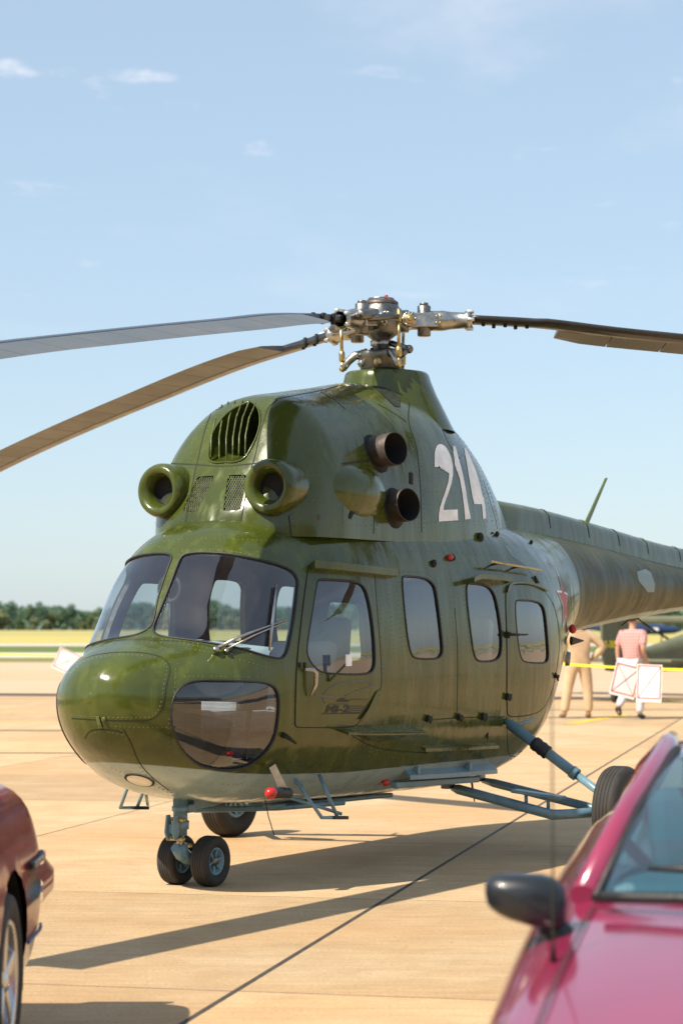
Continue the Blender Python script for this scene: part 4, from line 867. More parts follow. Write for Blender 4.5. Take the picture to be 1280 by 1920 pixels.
# ---- wheels
def wheel(name, c, axis, r, w, parent, spokes=6):
    c = Vector(c); ax = Vector(axis).normalized(); root = empty(name, c, parent=parent); rr = r; b = MB(); hw = w / 2
    rimr = .54 * r
    prof = [(-hw * .62, rimr), (-hw * .86, rimr * 1.08), (-hw, r * .74), (-hw * .97, r * .86), (-hw * .82, r * .955), (-hw * .6, r * .99)]
    for g_ in (-.42, -.14, .14, .42): prof += [(hw * (g_ - .05), r * .998), (hw * (g_ - .03), r * .972), (hw * (g_ + .03), r * .972), (hw * (g_ + .05), r * .998)]
    prof += [(hw * .6, r * .99), (hw * .82, r * .955), (hw * .97, r * .86), (hw, r * .74), (hw * .86, rimr * 1.08), (hw * .62, rimr)]
    b.lathe(prof, (0, 0, 0), ax, 56); b.build('tyre', M_tyre, root)
    b = MB(); b.lathe([(-hw * .7, rimr * 1.02), (-hw * .78, rimr * .98), (-hw * .7, rimr * .86), (-hw * .3, rimr * .8), (-hw * .3, 0)], (0, 0, 0), ax, 40); b.lathe([(hw * .7, rimr * 1.02), (hw * .78, rimr * .98), (hw * .7, rimr * .86), (hw * .3, rimr * .8), (hw * .3, 0)], (0, 0, 0), ax, 40)
    rim = b.build('rim', M_grey, root)
    u = ax.orthogonal().normalized(); v = ax.cross(u)
    for sg in (1, -1):
        for i in range(spokes):
            a = i * 2 * math.pi / spokes; d = u * math.cos(a) + v * math.sin(a); b = MB(); b.bar(ax * sg * hw * .42 + d * rimr * .28, ax * sg * hw * .55 + d * rimr * .88, rimr * .16, hw * .3, ax); b.build('spoke', M_grey, rim, bevel=.003)
        b = MB(); b.lathe([(0, rimr * .36), (hw * .35 * sg, rimr * .33), (hw * .5 * sg, rimr * .22), (hw * .5 * sg, 0)], ax * sg * hw * .3, ax, 20); b.build('hub_nut', M_steel_d, rim)
    return root
NX = 2.25
ng = empty('nose_gear', (0, 0, 0), parent=heli)
for sd in (1, -1): wheel('nose_wheel', (NX, .118 * sd, .146), (0, 1, 0), .148, .115, ng, 6)
def gp(name, fn, m=None, parent=None, bevel=0): b = MB(); fn(b); return b.build(name, m or M_grey, parent or ng, bevel=bevel)
SX = NX + .14
gp('strut_housing', lambda b: b.lathe([(.30, .0), (.30, .040), (.335, .040), (.337, .05), (.385, .052), (.39, .042), (.44, .042), (.442, .05), (.47, .05), (.472, .043), (.60, .043)], (SX, 0, 0), UP, 28))
gp('piston', lambda b: b.cyl((SX, 0, .20), (SX, 0, .32), .022, 18), M_steel)
gp('fork', lambda b: (b.tube([(SX, 0, .25), (SX - .01, 0, .205), (SX - .06, 0, .17), (NX, 0, .148)], [.042, .044, .042, .036], 16), b.tube([(SX + .055, 0, .235), (SX, 0, .19), (SX - .07, 0, .162)], [.026, .036, .03], 12)))
gp('axle', lambda b: b.cyl((NX, -.16, .146), (NX, .16, .146), .020, 14))
for sd in (1, -1):
    gp('torque_link', lambda b: b.prism([(.0, .10), (.035, .10), (.052, .0), (.03, -.045), (.005, -.045), (-.02, .0)], (SX + .068, .026 * sd, .325), (1, 0, 0), (0, 0, 1), (0, 1, 0), .012), bevel=.004)
gp('torque_link_web', lambda b: b.box((SX + .085, 0, .345), (.012, .05, .05)))
for (x_, z_) in ((SX + .045, .395), (SX + .05, .285), (SX - .03, .24)):
    gp('pivot_bolt', lambda b: (b.cyl((x_, -.058, z_), (x_, .058, z_), .014, 12), b.cyl((x_, .056, z_), (x_, .068, z_), .009, 8)), M_brass)
gp('steering_lug', lambda b: b.box((SX - .055, 0, .455), (.07, .09, .05)), bevel=.008)
gp('drag_brace', lambda b: b.prism([(0, .02), (-.5, .05), (-.5, .10), (-.05, .10)], (SX - .06, 0, .42), (1, 0, 0), (0, 0, 1), (0, 1, 0), .07), bevel=.01)
# main gear
MX = -.47
for sd in (1, -1):
    mg = empty('main_gear', (0, 0, 0), parent=heli)
    wheel('main_wheel', (MX, 1.53 * sd, .30), (0, 1, 0), .302, .175, mg, 8)
    S = lambda v: Vector((v.x, v.y * sd, v.z)); e = Vector((MX + .02, 1.45, .30))
    a1 = bp_y(848, 1477, .36); a2 = bp_y(905, 1463, .34); top, tn = hull.hit(948, 1349); sh = Vector((MX + .02, 1.435, .40))
    k1 = Vector((MX + .28, 1.18, .285)); 
    gp('lower_strut', lambda b: b.tube([S(a1), S(a1.lerp(k1, .06)), S(k1), S(e)], [.022, .034, .034, .032], 16), parent=mg)
    gp('rear_strut', lambda b: b.tube([S(a2), S(a2.lerp(e, .1)), S(a2.lerp(e, .8)), S(e)], [.02, .030, .030, .026], 16), parent=mg)
    gp('axle_stub', lambda b: b.cyl(S(Vector((MX, 1.41, .30))), S(Vector((MX, 1.55, .30))), .04, 18), parent=mg)
    t0_ = top + Vector((0, -.02, 0)); gp('shock_strut', lambda b: (b.tube([S(t0_), S(t0_.lerp(sh, .05)), S(t0_.lerp(sh, .06)), S(t0_.lerp(sh, .68)), S(t0_.lerp(sh, .69))], [.015, .022, .036, .036, .042], 18), b.tube([S(t0_.lerp(sh, .68)), S(t0_.lerp(sh, .73))], .043, 18), b.tube([S(t0_.lerp(sh, .73)), S(sh), S(sh.lerp(e, .8))], [.027, .027, .03], 16)), parent=mg)
    gp('strut_gaiter', lambda b: b.tube([S(t0_.lerp(sh, q)) for q in (.30, .31, .34, .36, .39, .41, .44, .45)], [.037, .047, .049, .044, .050, .045, .049, .038], 18), M_rub, mg)
    gp('strut_fork', lambda b: b.tube([S(t0_.lerp(sh, .12) + Vector((0, .02, .02))), S(t0_.lerp(sh, .2) + Vector((-.12, .02, .10)))], [.012, .01], 8), parent=mg)
    f0 = a1.lerp(k1, .62) + Vector((0, 0, .09)); f1 = a1.lerp(k1, 1.0) + Vector((-.05, .05, .11))
    gp('step_plate', lambda b: b.bar(S(f0), S(f1), .10, .022), parent=mg, bevel=.006)
    for q in (.25, .7): gp('step_post', lambda b: b.cyl(S(f0.lerp(f1, q)), S(f0.lerp(f1, q) - Vector((0, 0, .09))), .012, 10), parent=mg)
    for q in (a1, a2): gp('strut_clevis', lambda b: b.box(S(q + Vector((.03, -.02, .03))), (.09, .07, .07)), M_steel_d, mg, .01)

# ---- fittings on the port flank
def hp(u, v, off=0): return hull.hit(u, v, off)[0]
def part(name, m, fn, parent=heli, bevel=0, label=None): b = MB(); fn(b); return b.build(name, m, parent, bevel=bevel, label=label)
# rain gutters, visors, rails
def gutter(name, pts, dep, th, m=M_hull):
    L = hull.line(pts, 6, True); b = MB(); A = [p for p, n in L]; N = [n for p, n in L]; k = len(A)
    vs = [p + Vector((0, 0, th / 2)) for p in A] + [p + n * dep + Vector((0, 0, th / 2)) for p, n in zip(A, N)] + [p + n * dep - Vector((0, 0, th / 2)) for p, n in zip(A, N)] + [p - Vector((0, 0, th / 2)) for p in A]
    b.add(vs, [(r_ * k + i, r_ * k + i + 1, ((r_ + 1) % 4) * k + i + 1, ((r_ + 1) % 4) * k + i) for r_ in range(4) for i in range(k - 1)] + [(0, k, 2 * k, 3 * k), (k - 1, 4 * k - 1, 3 * k - 1, 2 * k - 1)]); return b.build(name, m, heli, fixn=True)
gutter('door_gutter', [(580, 1064), (640, 1068), (733, 1077)], .05, .045)
gutter('window_visor', [(868, 1092), (880, 1086), (905, 1088), (942, 1092)], .085, .03)
gutter('door_hood', [(947, 1110), (952, 1095), (975, 1093), (1000, 1097), (1022, 1108)], .02, .012)
gutter('entry_sill', [(632, 1368), (700, 1369), (776, 1366)], .085, .016)
part('sill_fairing', M_hull, lambda b: b.add([hp(640, 1372), hp(770, 1370), hp(775, 1369) + Vector((0, .10, -.01)), hp(650, 1370) + Vector((0, .10, -.01)), hp(725, 1390), hp(705, 1392)], [(0, 3, 5), (3, 2, 4, 5), (2, 1, 4), (0, 5, 4, 1)]))
gutter('rub_strip', [(792, 1403), (860, 1401), (930, 1397)], .025, .02)
gutter('side_strake', [(758, 1445), (840, 1441), (922, 1434)], .06, .028, M_grey); 
b = MB(); q = [bp_y(u, v, .50) for u, v in ((738, 1472), (820, 1468), (893, 1461))]; b.bar(q[0], q[2], .05, .04); b.build('side_strake', M_grey, heli, bevel=.006)
for (u, v) in ((777, 1440), (874, 1433)): part('strake_lug', M_grey, lambda b: b.box(hp(u, v, .02), (.03, .04, .05)), bevel=.006)
p0, p1 = hp(905, 1060, .07), hp(1000, 1075, .06)
rail = part('grab_rail', M_brass, lambda b: b.tube([p0, p1], .0085, 10))
for q in (.15, .55): part('rail_post', M_seam, lambda b: b.tube([p0.lerp(p1, q), p0.lerp(p1, q) + Vector((0, -.08, -.015))], .007, 8), rail)
part('hinge_cover', M_hull, lambda b: b.add([hp(703, 1298) + Vector((0, .012, 0)), hp(712, 1292) + Vector((0, .012, 0)), hp(682, 1352) + Vector((0, .03, 0)), hp(672, 1352) + Vector((0, .03, 0))], [(0, 1, 2, 3)]))
for (u, v, sc) in ((801, 1347, 1), (859, 1344, .9), (904, 1343, 1.2), (950, 1306, 1.1), (948, 1189, .9), (1040, 1268, .7)):
    part('door_hinge', M_seam, lambda b: (b.box(hp(u, v, .012), (.05 * sc, .025, .035 * sc)), b.cyl(hp(u - 3, v - 6, .014), hp(u + 2, v + 7, .014), .008, 8)), bevel=.004)
part('hinge_pin', M_seam, lambda b: b.tube([hp(945, 1190, .03), hp(981, 1190, .03)], [.011, .005], 8))
part('beacon_lamp', M_red, lambda b: b.ell(hp(840, 1046, .012), (.030, .022, .022), 14, 8))
part('lamp_base', M_seam, lambda b: b.cyl(hp(846, 1046), hp(846, 1046, .02), .022, 12))
for (u, v, r_) in ((811, 1057, .026), (898, 1009, .034), (930, 1003, .02), (994, 1018, .016)):
    part('vent_fitting', M_seam, lambda b: (b.ell(hp(u, v, .008), (r_, r_ * .7, r_), 12, 8),))
part('fin_marker', M_seam, lambda b: b.prism([(-.03, 0), (.02, 0), (.035, .05)], hp(1006, 1093), (1, 0, 0), (0, 0, 1), (0, 1, 0), .015))
# door handle, latch, tag on its arm
hd = part('door_handle', M_steel, lambda b: b.tube([hp(566, 1255, .02), hp(576, 1256, .045), hp(580, 1262, .05), hp(580, 1285, .045), hp(577, 1305, .02)], [.012, .014, .0135, .012, .007], 10), doorP)
part('lock_plate', M_seam, lambda b: (b.box(hp(561, 1247, .004), (.02, .008, .03)), b.box(hp(570, 1247, .004), (.02, .008, .03))), doorP)
part('vent_arm', M_hull, lambda b: b.bar(hp(615, 1277, .01), hp(630, 1245, .07), .022, .008), doorP)
part('warning_tag', M_white, lambda b: b.box(hp(634, 1238, .075), (.068, .004, .068)), doorP, label='small pale square tag on the cockpit door window')
# static port, nose latch, access flap
part('static_probe', M_seam, lambda b: b.tube([hp(530, 1378), hp(530, 1378, .03), hp(543, 1388, .05)], [.018, .014, .006], 10))
part('nose_latch', M_rivet, lambda b: (b.bar(hp(184, 1343, .006), hp(190, 1364, .006), .022, .008, (1, 0, 0)), b.cyl(hp(196, 1348), hp(196, 1348, .014), .013, 10)), body)
part('filler_flap', M_seam, lambda b: b.ell(hp(913, 1377, .001), (.012, .006, .036), 12, 10))
# landing lamp in the belly
def lamp(b):
    c, n = hull.hit(262, 1463); b.lathe([(0, .074), (.006, .070), (.007, .0)], c, n, 32)
part('landing_lamp', mat('lamp_lens', (.75, .72, .62), .15, var=.1), lamp); c, n = hull.hit(262, 1463)
part('lamp_bezel', M_seam, lambda b: b.lathe([(.002, .088), (.004, .082), (.004, .076)], c, n, 32))
# wiper on the windscreen
wp = part('wiper', M_steel, lambda b: (b.tube([hp(408, 1221, .03), hp(445, 1200, .045), hp(530, 1164, .035)], [.012, .008, .006], 8), b.tube([hp(424, 1222, .03), hp(470, 1196, .04), hp(529, 1168, .03)], .005, 8), b.cyl(hp(404, 1224, .0), hp(404, 1224, .045), .017, 12), b.cyl(hp(424, 1224, .0), hp(424, 1224, .035), .012, 10)))
part('wiper_blade', M_steel, lambda b: b.tube([hp(515, 1098, .02), hp(510, 1140, .025), hp(506, 1175, .025), hp(502, 1221, .02)], [.005, .009, .009, .005], 6), wp)
part('wiper_rubber', M_rub, lambda b: b.tube([hp(517, 1100, .008), hp(508, 1165, .008), hp(504, 1220, .008)], .006, 5), wp)
# pitot with red cover on its bracket, wires, foot steps
part('pitot_bracket', M_steel, lambda b: (b.bar(hp(508, 1434, .01), bp_y(536, 1489, .62), .006, .045), b.bar(bp_y(530, 1489, .62), bp_y(560, 1489, .60), .05, .006)))
pb = part('pitot_boot', M_rub, lambda b: b.cyl(bp_y(541, 1487, .64), bp_y(513, 1487, .68), .030, 16))
part('pitot_cover', M_red, lambda b: b.ell(bp_y(508, 1487, .69), (.042, .034, .034), 16, 10), pb, label='red ball shaped pitot cover')
def step(yy):
    s0 = part('foot_step', M_grey, lambda b: (b.tube([bp_y(553, 1461, yy - .08), bp_y(603, 1533, yy + .06), bp_y(646, 1533, yy + .06)], .011, 10), b.tube([bp_y(598, 1452, yy - .06), bp_y(632, 1531, yy + .06)], .011, 10), b.tube([bp_y(545, 1496, yy - .14), bp_y(640, 1526, yy + .04)], .010, 8), b.tube([bp_y(553, 1461, yy - .08), bp_y(566, 1475, yy - .2)], .009, 8)))
    part('step_tread', M_rub, lambda b: b.bar(bp_y(622, 1533, yy + .06), bp_y(648, 1533, yy + .06), .04, .02), s0)
    return s0
stp = step(.66)
m = copy_tree(stp, heli); m.scale = (1, -1, 1)
part('keel_tube', M_grey, lambda b: b.tube([(1.95, -.2, .41), (1.5, .12, .405), (1.1, .35, .42)], .018, 10))
part('belly_skid', M_grey, lambda b: b.bar((1.6, .05, .42), (.1, .05, .395), .20, .03), bevel=.01)
part('static_wire', M_seam, lambda b: b.tube([bp_y(497, 1500, .3), bp_y(503, 1530, .3), bp_y(514, 1566, .3)], .003, 5))
part('whip_aerial', M_seam, lambda b: b.tube([bp_y(884, 1468, .45), bp_y(889, 1503, .45)], [.008, .004], 6))
part('nav_lamp', M_red, lambda b: b.ell(hp(721, 1464, .012) if hp(721, 1464) else bp_y(721, 1464, .5), (.035, .022, .024), 14, 8))
b = MB(); q = Vector((-1.86, .60, 1.50)); h_, n_, _, _ = hull.bvh.find_nearest(q); n_ = n_ if n_.y > 0 else -n_
b.ell(h_ + n_ * .03, (.03, .03, .035), 14, 8); b.build('tail_lamp', M_red, heli)
b = MB(); b.lathe([(0, .035), (.10, .004)], h_ + Vector((-.02, .01, -.09)), Vector((-.7, .7, 0)), 12); b.build('tail_cone_fitting', M_exh, heli)
b = MB(); b.lathe([(0, .055), (.03, .05), (.03, 0)], h_ + Vector((.08, .015, -.22)), n_, 18); b.build('static_disc', M_steel_d, heli)
part('vee_antenna', M_seam, lambda b: (b.tube([(-4.35, .02, 1.60), (-4.45, .10, 1.52)], .006, 6), b.tube([(-4.35, -.02, 1.60), (-4.3, -.1, 1.53)], .006, 6)))

# ---- cabin interior
M_seat = mat('seat_cloth', (.20, .22, .25), .85, var=.25, scale=8); M_pan = mat('instrument_black', (.02, .022, .025), .6, var=.2); M_cover = mat('pale_seat_cover', (.42, .50, .50), .85, var=.12, scale=5); M_floor = mat('cabin_floor', (.10, .10, .10), .8, var=.2)
M_shield = mat('glare_shield_grey', (.26, .33, .36), .75, var=.15)
part('cabin_floor', M_floor, lambda b: b.box((.3, 0, .655), (2.7, .92, .03)))
part('bulkhead', M_lin, lambda b: (b.box((-1.35, 0, 1.42), (.03, .98, 1.25)),))
part('cabin_pillar', M_lin, lambda b: b.box((1.38, 0, 2.10), (.14, 1.0, .10)), bevel=.02)
for y in (.32, -.32):
    seat = empty('pilot_seat', (1.78, y, .67), parent=heli)
    part('seat_pan', M_seat, lambda b: b.box((0, 0, .28), (.46, .44, .12)), seat, .03); part('seat_back', M_seat, lambda b: b.box((-.22, 0, .53), (.10, .44, .46), Matrix.Rotation(-.16, 3, 'Y')), seat, .035)
    part('seat_base', M_pan, lambda b: b.box((-.02, 0, .11), (.30, .34, .22)), seat, .01)
    part('control_stick', M_pan, lambda b: (b.tube([(2.22, y, .67), (2.16, y, .95), (2.10, y, 1.18)], [.014, .013, .018], 8)), heli)
part('instrument_panel', M_pan, lambda b: (b.box((2.40, .05, 1.24), (.14, .86, .30), Matrix.Rotation(.2, 3, 'Y')), b.box((2.36, 0, 1.0), (.16, .16, .30))), bevel=.02)
for i in range(5):
    for j in range(2): part('dial', M_white if (i + j) % 3 else M_shield, lambda b: b.lathe([(0, .045), (.006, .042), (.006, 0)], (2.325, -.30 + i * .15, 1.19 + j * .11), (-1, 0, .2), 18))
def shield(b):
    n = 18; A = [Vector((2.32 + .28 * math.cos(t), .58 * math.sin(t), 1.415 - .05 * abs(math.sin(t)))) for t in np.linspace(-1.5, 1.5, n)]; B_ = [Vector((2.25, p.y * .95, p.z + .03)) for p in A]; C_ = [p - Vector((.0, 0, .05)) for p in A]
    b.add(C_ + A + B_, [(r_ * n + i, r_ * n + i + 1, (r_ + 1) * n + i + 1, (r_ + 1) * n + i) for r_ in range(2) for i in range(n - 1)], True)
part('glare_shield', M_shield, shield)
part('cabin_fan', M_pan, lambda b: (b.tube([Vector((2.33, -.12 + .075 * math.cos(a), 1.74 + .075 * math.sin(a))) for a in np.linspace(0, 6.28, 24, endpoint=False)], .014, 8, closed=True), b.tube([(2.33, -.12, 1.66), (2.36, -.10, 1.45)], .01, 8)))
part('overhead_panel', M_lin, lambda b: b.box((2.12, 0, 2.0), (.35, .55, .08)), bevel=.02)
for (x_, y_) in ((.55, .28), (-.45, .28), (.55, -.28), (-.45, -.28)):
    seat = empty('cabin_seat', (x_, y_, .67), parent=heli)
    part('seat_pan', M_seat, lambda b: b.box((0, 0, .28), (.44, .44, .10)), seat, .03); part('seat_back', M_cover if x_ < 0 else M_seat, lambda b: b.box((-.24, 0, .60), (.09, .40, .62), Matrix.Rotation(-.12, 3, 'Y')), seat, .04); part('seat_base', M_pan, lambda b: b.box((0, 0, .11), (.3, .3, .22)), seat)
part('headset_cord', M_pan, lambda b: b.tube([Vector((1.55 + .02 * math.cos(t * 9), .45 + .02 * math.sin(t * 9), 1.72 - .035 * t)) for t in np.linspace(0, 7, 90)], .005, 5))

# ================================================================== CARS
def car_body(name, label, T, loc, rz, arches, M_body, M_low=None, zsplit=None):
    """T: tables zt,w,zl over x; skin with wheel arches cut out, left+right sides alike"""
    root = empty(name, loc, rz, label, 'car')
    fz, fw, fl = [pchip(*zip(*T[k])) for k in ('zt', 'w', 'zl')]; x0, x1 = T['zt'][0][0], T['zt'][-1][0]; x0, x1 = min(x0, x1), max(x0, x1)
    xs = np.arange(x0, x1 + .001, .02); n = 54; V = []
    for x in xs:
        zt, w, zl = float(fz(x)), float(fw(x)), float(fl(x)); zm = zl + (zt - zl) * .58; hgt = zt - zl
        c = [(0, zt + .02), (.5 * w, zt + .012), (.80 * w, zt - .012), (.93 * w, zt - .12 * hgt), (.985 * w, zm + .08 * hgt), (1.0 * w, zm - .1 * hgt), (.985 * w, zl + .22 * hgt), (.93 * w, zl + .03), (.80 * w, zl), (0, zl)]
        p = resample(chaikin(c, 2, False), .001); d = np.r_[0, np.cumsum(np.hypot(*np.diff(p, axis=0).T))]; s = np.linspace(0, d[-1], n)
        V.append(np.stack([np.full(n, x), np.interp(s, d, p[:, 0]), np.interp(s, d, p[:, 1])], -1))
    V = np.array(V); F = np.array(full_faces(len(xs), n - 1)); P = V.reshape(-1, 3); fc = P[F].mean(1); cut = np.zeros(len(F), bool)
    for ax, az, ar in arches: cut |= (np.hypot(fc[:, 0] - ax, fc[:, 2] - az) < ar) & (fc[:, 1] > .45)
    keep = F[~cut]; bad = np.intersect1d(np.unique(keep), np.unique(F[cut]))
    for i in bad:
        for ax, az, ar in arches:
            d = math.hypot(P[i, 0] - ax, P[i, 2] - az)
            if abs(d - ar) < .06 and P[i, 1] > .45: P[i, 0] = ax + (P[i, 0] - ax) / d * ar; P[i, 2] = az + (P[i, 2] - az) / d * ar
    def mk(nm, faces, m):
        use = np.unique(faces); mp_ = np.full(len(P), -1); mp_[use] = np.arange(len(use)); Q = P[use]; vs = [tuple(q) for q in Q]; fs = [tuple(int(mp_[i]) for i in f) for f in faces]; o = len(vs)
        mid = np.abs(Q[:, 1]) < 1e-6; sh = np.where(mid, np.arange(len(Q)), np.arange(len(Q)) + o); vs += [tuple(q) for q in Q * np.array([1, -1, 1])]; fs += [tuple(int(sh[mp_[i]]) for i in reversed(f)) for f in faces]
        b = MB(); b.v = vs; b.f = fs; b.sm = [True] * len(fs); return b.build(nm, m, root, fixn=True)
    kc = P[keep].mean(1)
    if M_low is not None:
        lo = kc[:, 2] < zsplit; body_ = mk('car_body', keep[~lo], M_body); mk('rocker_panel', keep[lo], M_low)
    else: body_ = mk('car_body', keep, M_body)
    for i in (0, -1):
        b = MB(); L = [Vector(q) for q in V[i]]; L2 = [Vector((q.x, -q.y, q.z)) for q in reversed(L)]; b.add(L + L2, [tuple(range(2 * n))]); b.build('bumper_face', M_body, root, fixn=True)
    for ax, az, ar in arches:
        for sd in (1, -1):
            b = MB(); A = np.linspace(-.25, math.pi + .25, 24); w = float(fw(ax)) - .03
            ring = lambda y: [Vector((ax + math.cos(a) * ar, y * sd, az + math.sin(a) * ar)) for a in A]
            b.add(ring(w + .005) + ring(w - .30), [(i, i + 1, 25 + i - 1, 24 + i) for i in range(23)], True); b.add(ring(w - .29), [tuple(range(24))]); b.build('wheel_well', M_dark, root)
    return root, body_, (fz, fw, fl)
M_alloy = mat('alloy_rim', (.55, .56, .58), .28, 1., var=.1, scale=8)
def car_wheel(root, x, y, r, w):
    s = 1 if y > 0 else -1; wh = empty('wheel', (x, y, r), parent=root); hw = w / 2; ri = .68 * r
    b = MB(); b.lathe([(-hw * .8, ri), (-hw, r * .8), (-hw * .9, r * .95), (-hw * .6, r), (hw * .6, r), (hw * .9, r * .95), (hw, r * .8), (hw * .8, ri)], (0, 0, 0), (0, 1, 0), 48); b.build('tyre', M_tyre, wh)
    b = MB(); b.lathe([(hw * .82 * s, ri * 1.02), (hw * .9 * s, ri * .98), (hw * .78 * s, ri * .9), (hw * .2 * s, ri * .84), (-hw * .8 * s, ri * .86)], (0, 0, 0), (0, 1, 0), 48); rim = b.build('rim', M_alloy, wh)
    b = MB(); b.lathe([(hw * .15 * s, ri * .85), (hw * .15 * s, 0)], (0, 0, 0), (0, 1, 0), 32); b.build('brake_disc', M_steel_d, rim)
    for i in range(5):
        a = i * 2 * math.pi / 5 + .3; d = Vector((math.cos(a), 0, math.sin(a))); b = MB(); b.bar(Vector((0, hw * .62 * s, 0)), Vector((0, hw * .7 * s, 0)) + d * ri * .9, ri * .24, hw * .25, (0, 1, 0)); b.build('spoke', M_alloy, rim, bevel=.006)
    b = MB(); b.lathe([(hw * .75 * s, ri * .2), (hw * .85 * s, ri * .12), (hw * .86 * s, 0)], (0, 0, 0), (0, 1, 0), 18); b.build('hub_cap', M_alloy, rim)
def greenhouse(root, M_body, wb, wt, zb, zt, xw, xr, xs_, xe, bow, tint):
    """windscreen base xw, roof front xr, roof rear xs_, rear glass base xe"""
    def surf(nm, m, x_a, x_b, z_a, z_b, w_a, w_b, b_a, b_b, nx=14, ny=22, off=0):
        b = MB(); vs = []
        for i in range(nx + 1):
            t = i / nx
            for j in range(ny + 1):
                q = -1 + 2 * j / ny; w = w_a + (w_b - w_a) * t; bo = b_a + (b_b - b_a) * t; bulge = .035 * math.sin(math.pi * t)
                vs.append((x_a + (x_b - x_a) * t + bo * (1 - q * q) + bulge * .3, w * q, z_a + (z_b - z_a) * t + bulge + .03 * (1 - q * q) + off))
        b.add(vs, [(i * (ny + 1) + j, i * (ny + 1) + j + 1, (i + 1) * (ny + 1) + j + 1, (i + 1) * (ny + 1) + j) for i in range(nx) for j in range(ny)], True); return b.build(nm, m, root)
    surf('windscreen', tint, xw, xr, zb, zt, wb - .02, wt - .02, bow, bow * .4); surf('rear_window', tint, xs_, xe, zt, zb + .04, wt - .02, wb - .05, -.05, -.1)
    b = MB(); vs = []; nx, ny = 16, 26
    for i in range(nx + 1):
        t = i / nx; x = xr + .06 + (xs_ - xr - .06) * t
        for j in range(ny + 1):
            q = -1 + 2 * j / ny; e = abs(q) ** 3; vs.append((x + bow * .4 * (1 - q * q) * (1 - t) - .05 * (1 - q * q) * t, (wt + .03) * q, zt + .045 * (1 - q * q) + .02 * math.sin(math.pi * t) - .035 * e))
    b.add(vs, [(i * (ny + 1) + j, i * (ny + 1) + j + 1, (i + 1) * (ny + 1) + j + 1, (i + 1) * (ny + 1) + j) for i in range(nx) for j in range(ny)], True); b.build('roof', M_body, root)
    for sd in (1, -1):
        A = Vector((xw, wb * sd, zb)); B = Vector((xr, wt * sd, zt)); C = Vector((xs_, wt * sd, zt)); D = Vector((xe, (wb - .03) * sd, zb + .04)); up = Vector((0, 0, .03))
        b = MB(); b.tube([A, A.lerp(B, .5) + up, B + Vector((-.05, 0, .008)), (B.lerp(C, .5)) + Vector((0, 0, .012)), C, C.lerp(D, .5) + up, D], [.036, .032, .032, .03, .034, .05, .06], 10); b.build('roof_pillar', M_body, root)
        b = MB(); b.tube([A + Vector((.02, -.03 * sd, 0)), A.lerp(B, .5) + up + Vector((.01, -.034 * sd, .006)), B + Vector((-.03, -.034 * sd, .012))], .012, 6); b.build('glass_seal', M_rub, root)
        b = MB(); M_ = (xr + xs_) / 2; b.add([A + Vector((-.05, 0, -.02)), B + Vector((-.04, 0, -.02)), C + Vector((0, 0, -.02)), D + Vector((.1, 0, -.05))], [(0, 1, 2, 3)]); b.build('side_window', tint, root)
        b = MB(); b.bar(Vector((M_, wt * sd, zt)), Vector((M_ + .02, (wb + .01) * sd, zb - .02)), .03, .07); b.build('door_pillar', M_rub, root)
# --- magenta-red coupe facing the camera, right foreground
M_mag = mat('magenta_red_paint', (.25, .022, .065), .2, 0., var=.08, scale=3, coat=1., rvar=.05)
TS = {'zt': [(-2.3, .70), (-2.22, .84), (-1.9, .90), (-1.2, .885), (0, .86), (.5, .825), (.9, .785), (1.5, .70), (1.95, .60), (2.12, .50)], 'w': [(-2.3, .73), (-2.1, .85), (-1.5, .91), (0, .92), (1.2, .925), (1.7, .90), (2.0, .80), (2.12, .66)], 'zl': [(-2.3, .34), (-2.0, .2), (0, .17), (1.7, .18), (2.12, .30)]}
tint_c = glass('car_glass', (.40, .72, .76), dirt=.01)
cz = math.atan2(-.985, -.17); car1, cb1, (f1z, f1w, f1l) = car_body('car', 'magenta red low coupe with black door mirror and thin whip aerial', TS, (1.40, 6.07, 0), cz, [(1.52, .30, .335), (-1.32, .31, .36)], M_mag)
for x_ in (1.52, -1.32):
    for y_ in (.775, -.775): car_wheel(car1, x_, y_, .30, .20)
greenhouse(car1, M_mag, .715, .53, .825, 1.145, .50, -.30, -1.0, -1.75, .17, tint_c)
def top_line(b, pts, w, fz, fw, off=.003):
    A = []; B = []
    for i, (x, y) in enumerate(pts):
        W = float(fw(x)); q = abs(y) / W; zt = float(fz(x)); z = np.interp(q, [0, .5, .8, .9, .95], [zt + .02, zt + .012, zt - .008, zt - .03, zt - .07]); A.append(Vector((x, y - w / 2, z + off))); B.append(Vector((x, y + w / 2, z + off)))
    k = len(A); b.add(A + B, [(i, i + 1, k + i + 1, k + i) for i in range(k - 1)])
for sd in (1, -1):
    b = MB(); top_line(b, [(.60 + .07 * i, sd * (.685 + .0045 * i)) for i in range(19)], .006, f1z, f1w); b.build('bonnet_gap', M_seam, car1)
b = MB(); b.tube([Vector((.66 + .16 * (1 - (q / .66) ** 2), q, .845 + .02 * (1 - (q / .66) ** 2))) for q in np.linspace(-.66, .66, 20)], .014, 6); b.build('cowl_trim', M_rub, car1)
for q0, q1 in ((-.55, .02), (.05, .58)):
    b = MB(); b.tube([Vector((.52 + .16 * (1 - (q / .66) ** 2), q, .90 + .02 * (1 - (q / .66) ** 2))) for q in np.linspace(q0, q1, 8)], [.006, .010, .012, .012, .012, .012, .010, .006], 6); wb_ = b.build('wiper_blade', M_rub, car1)
    b = MB(); b.tube([Vector((.72, q1, .87)), Vector((.60, (q0 + q1) / 2, .91))], .007, 6); b.build('wiper_arm', M_rub, wb_)
M_slate = mat('mirror_black', (.012, .015, .019), .32, var=.15, scale=6, coat=.15)
w2c = car1.matrix_basis.inverted() if False else (Matrix.Translation((1.40, 6.07, 0)) @ Matrix.Rotation(cz, 4, 'Z')).inverted()
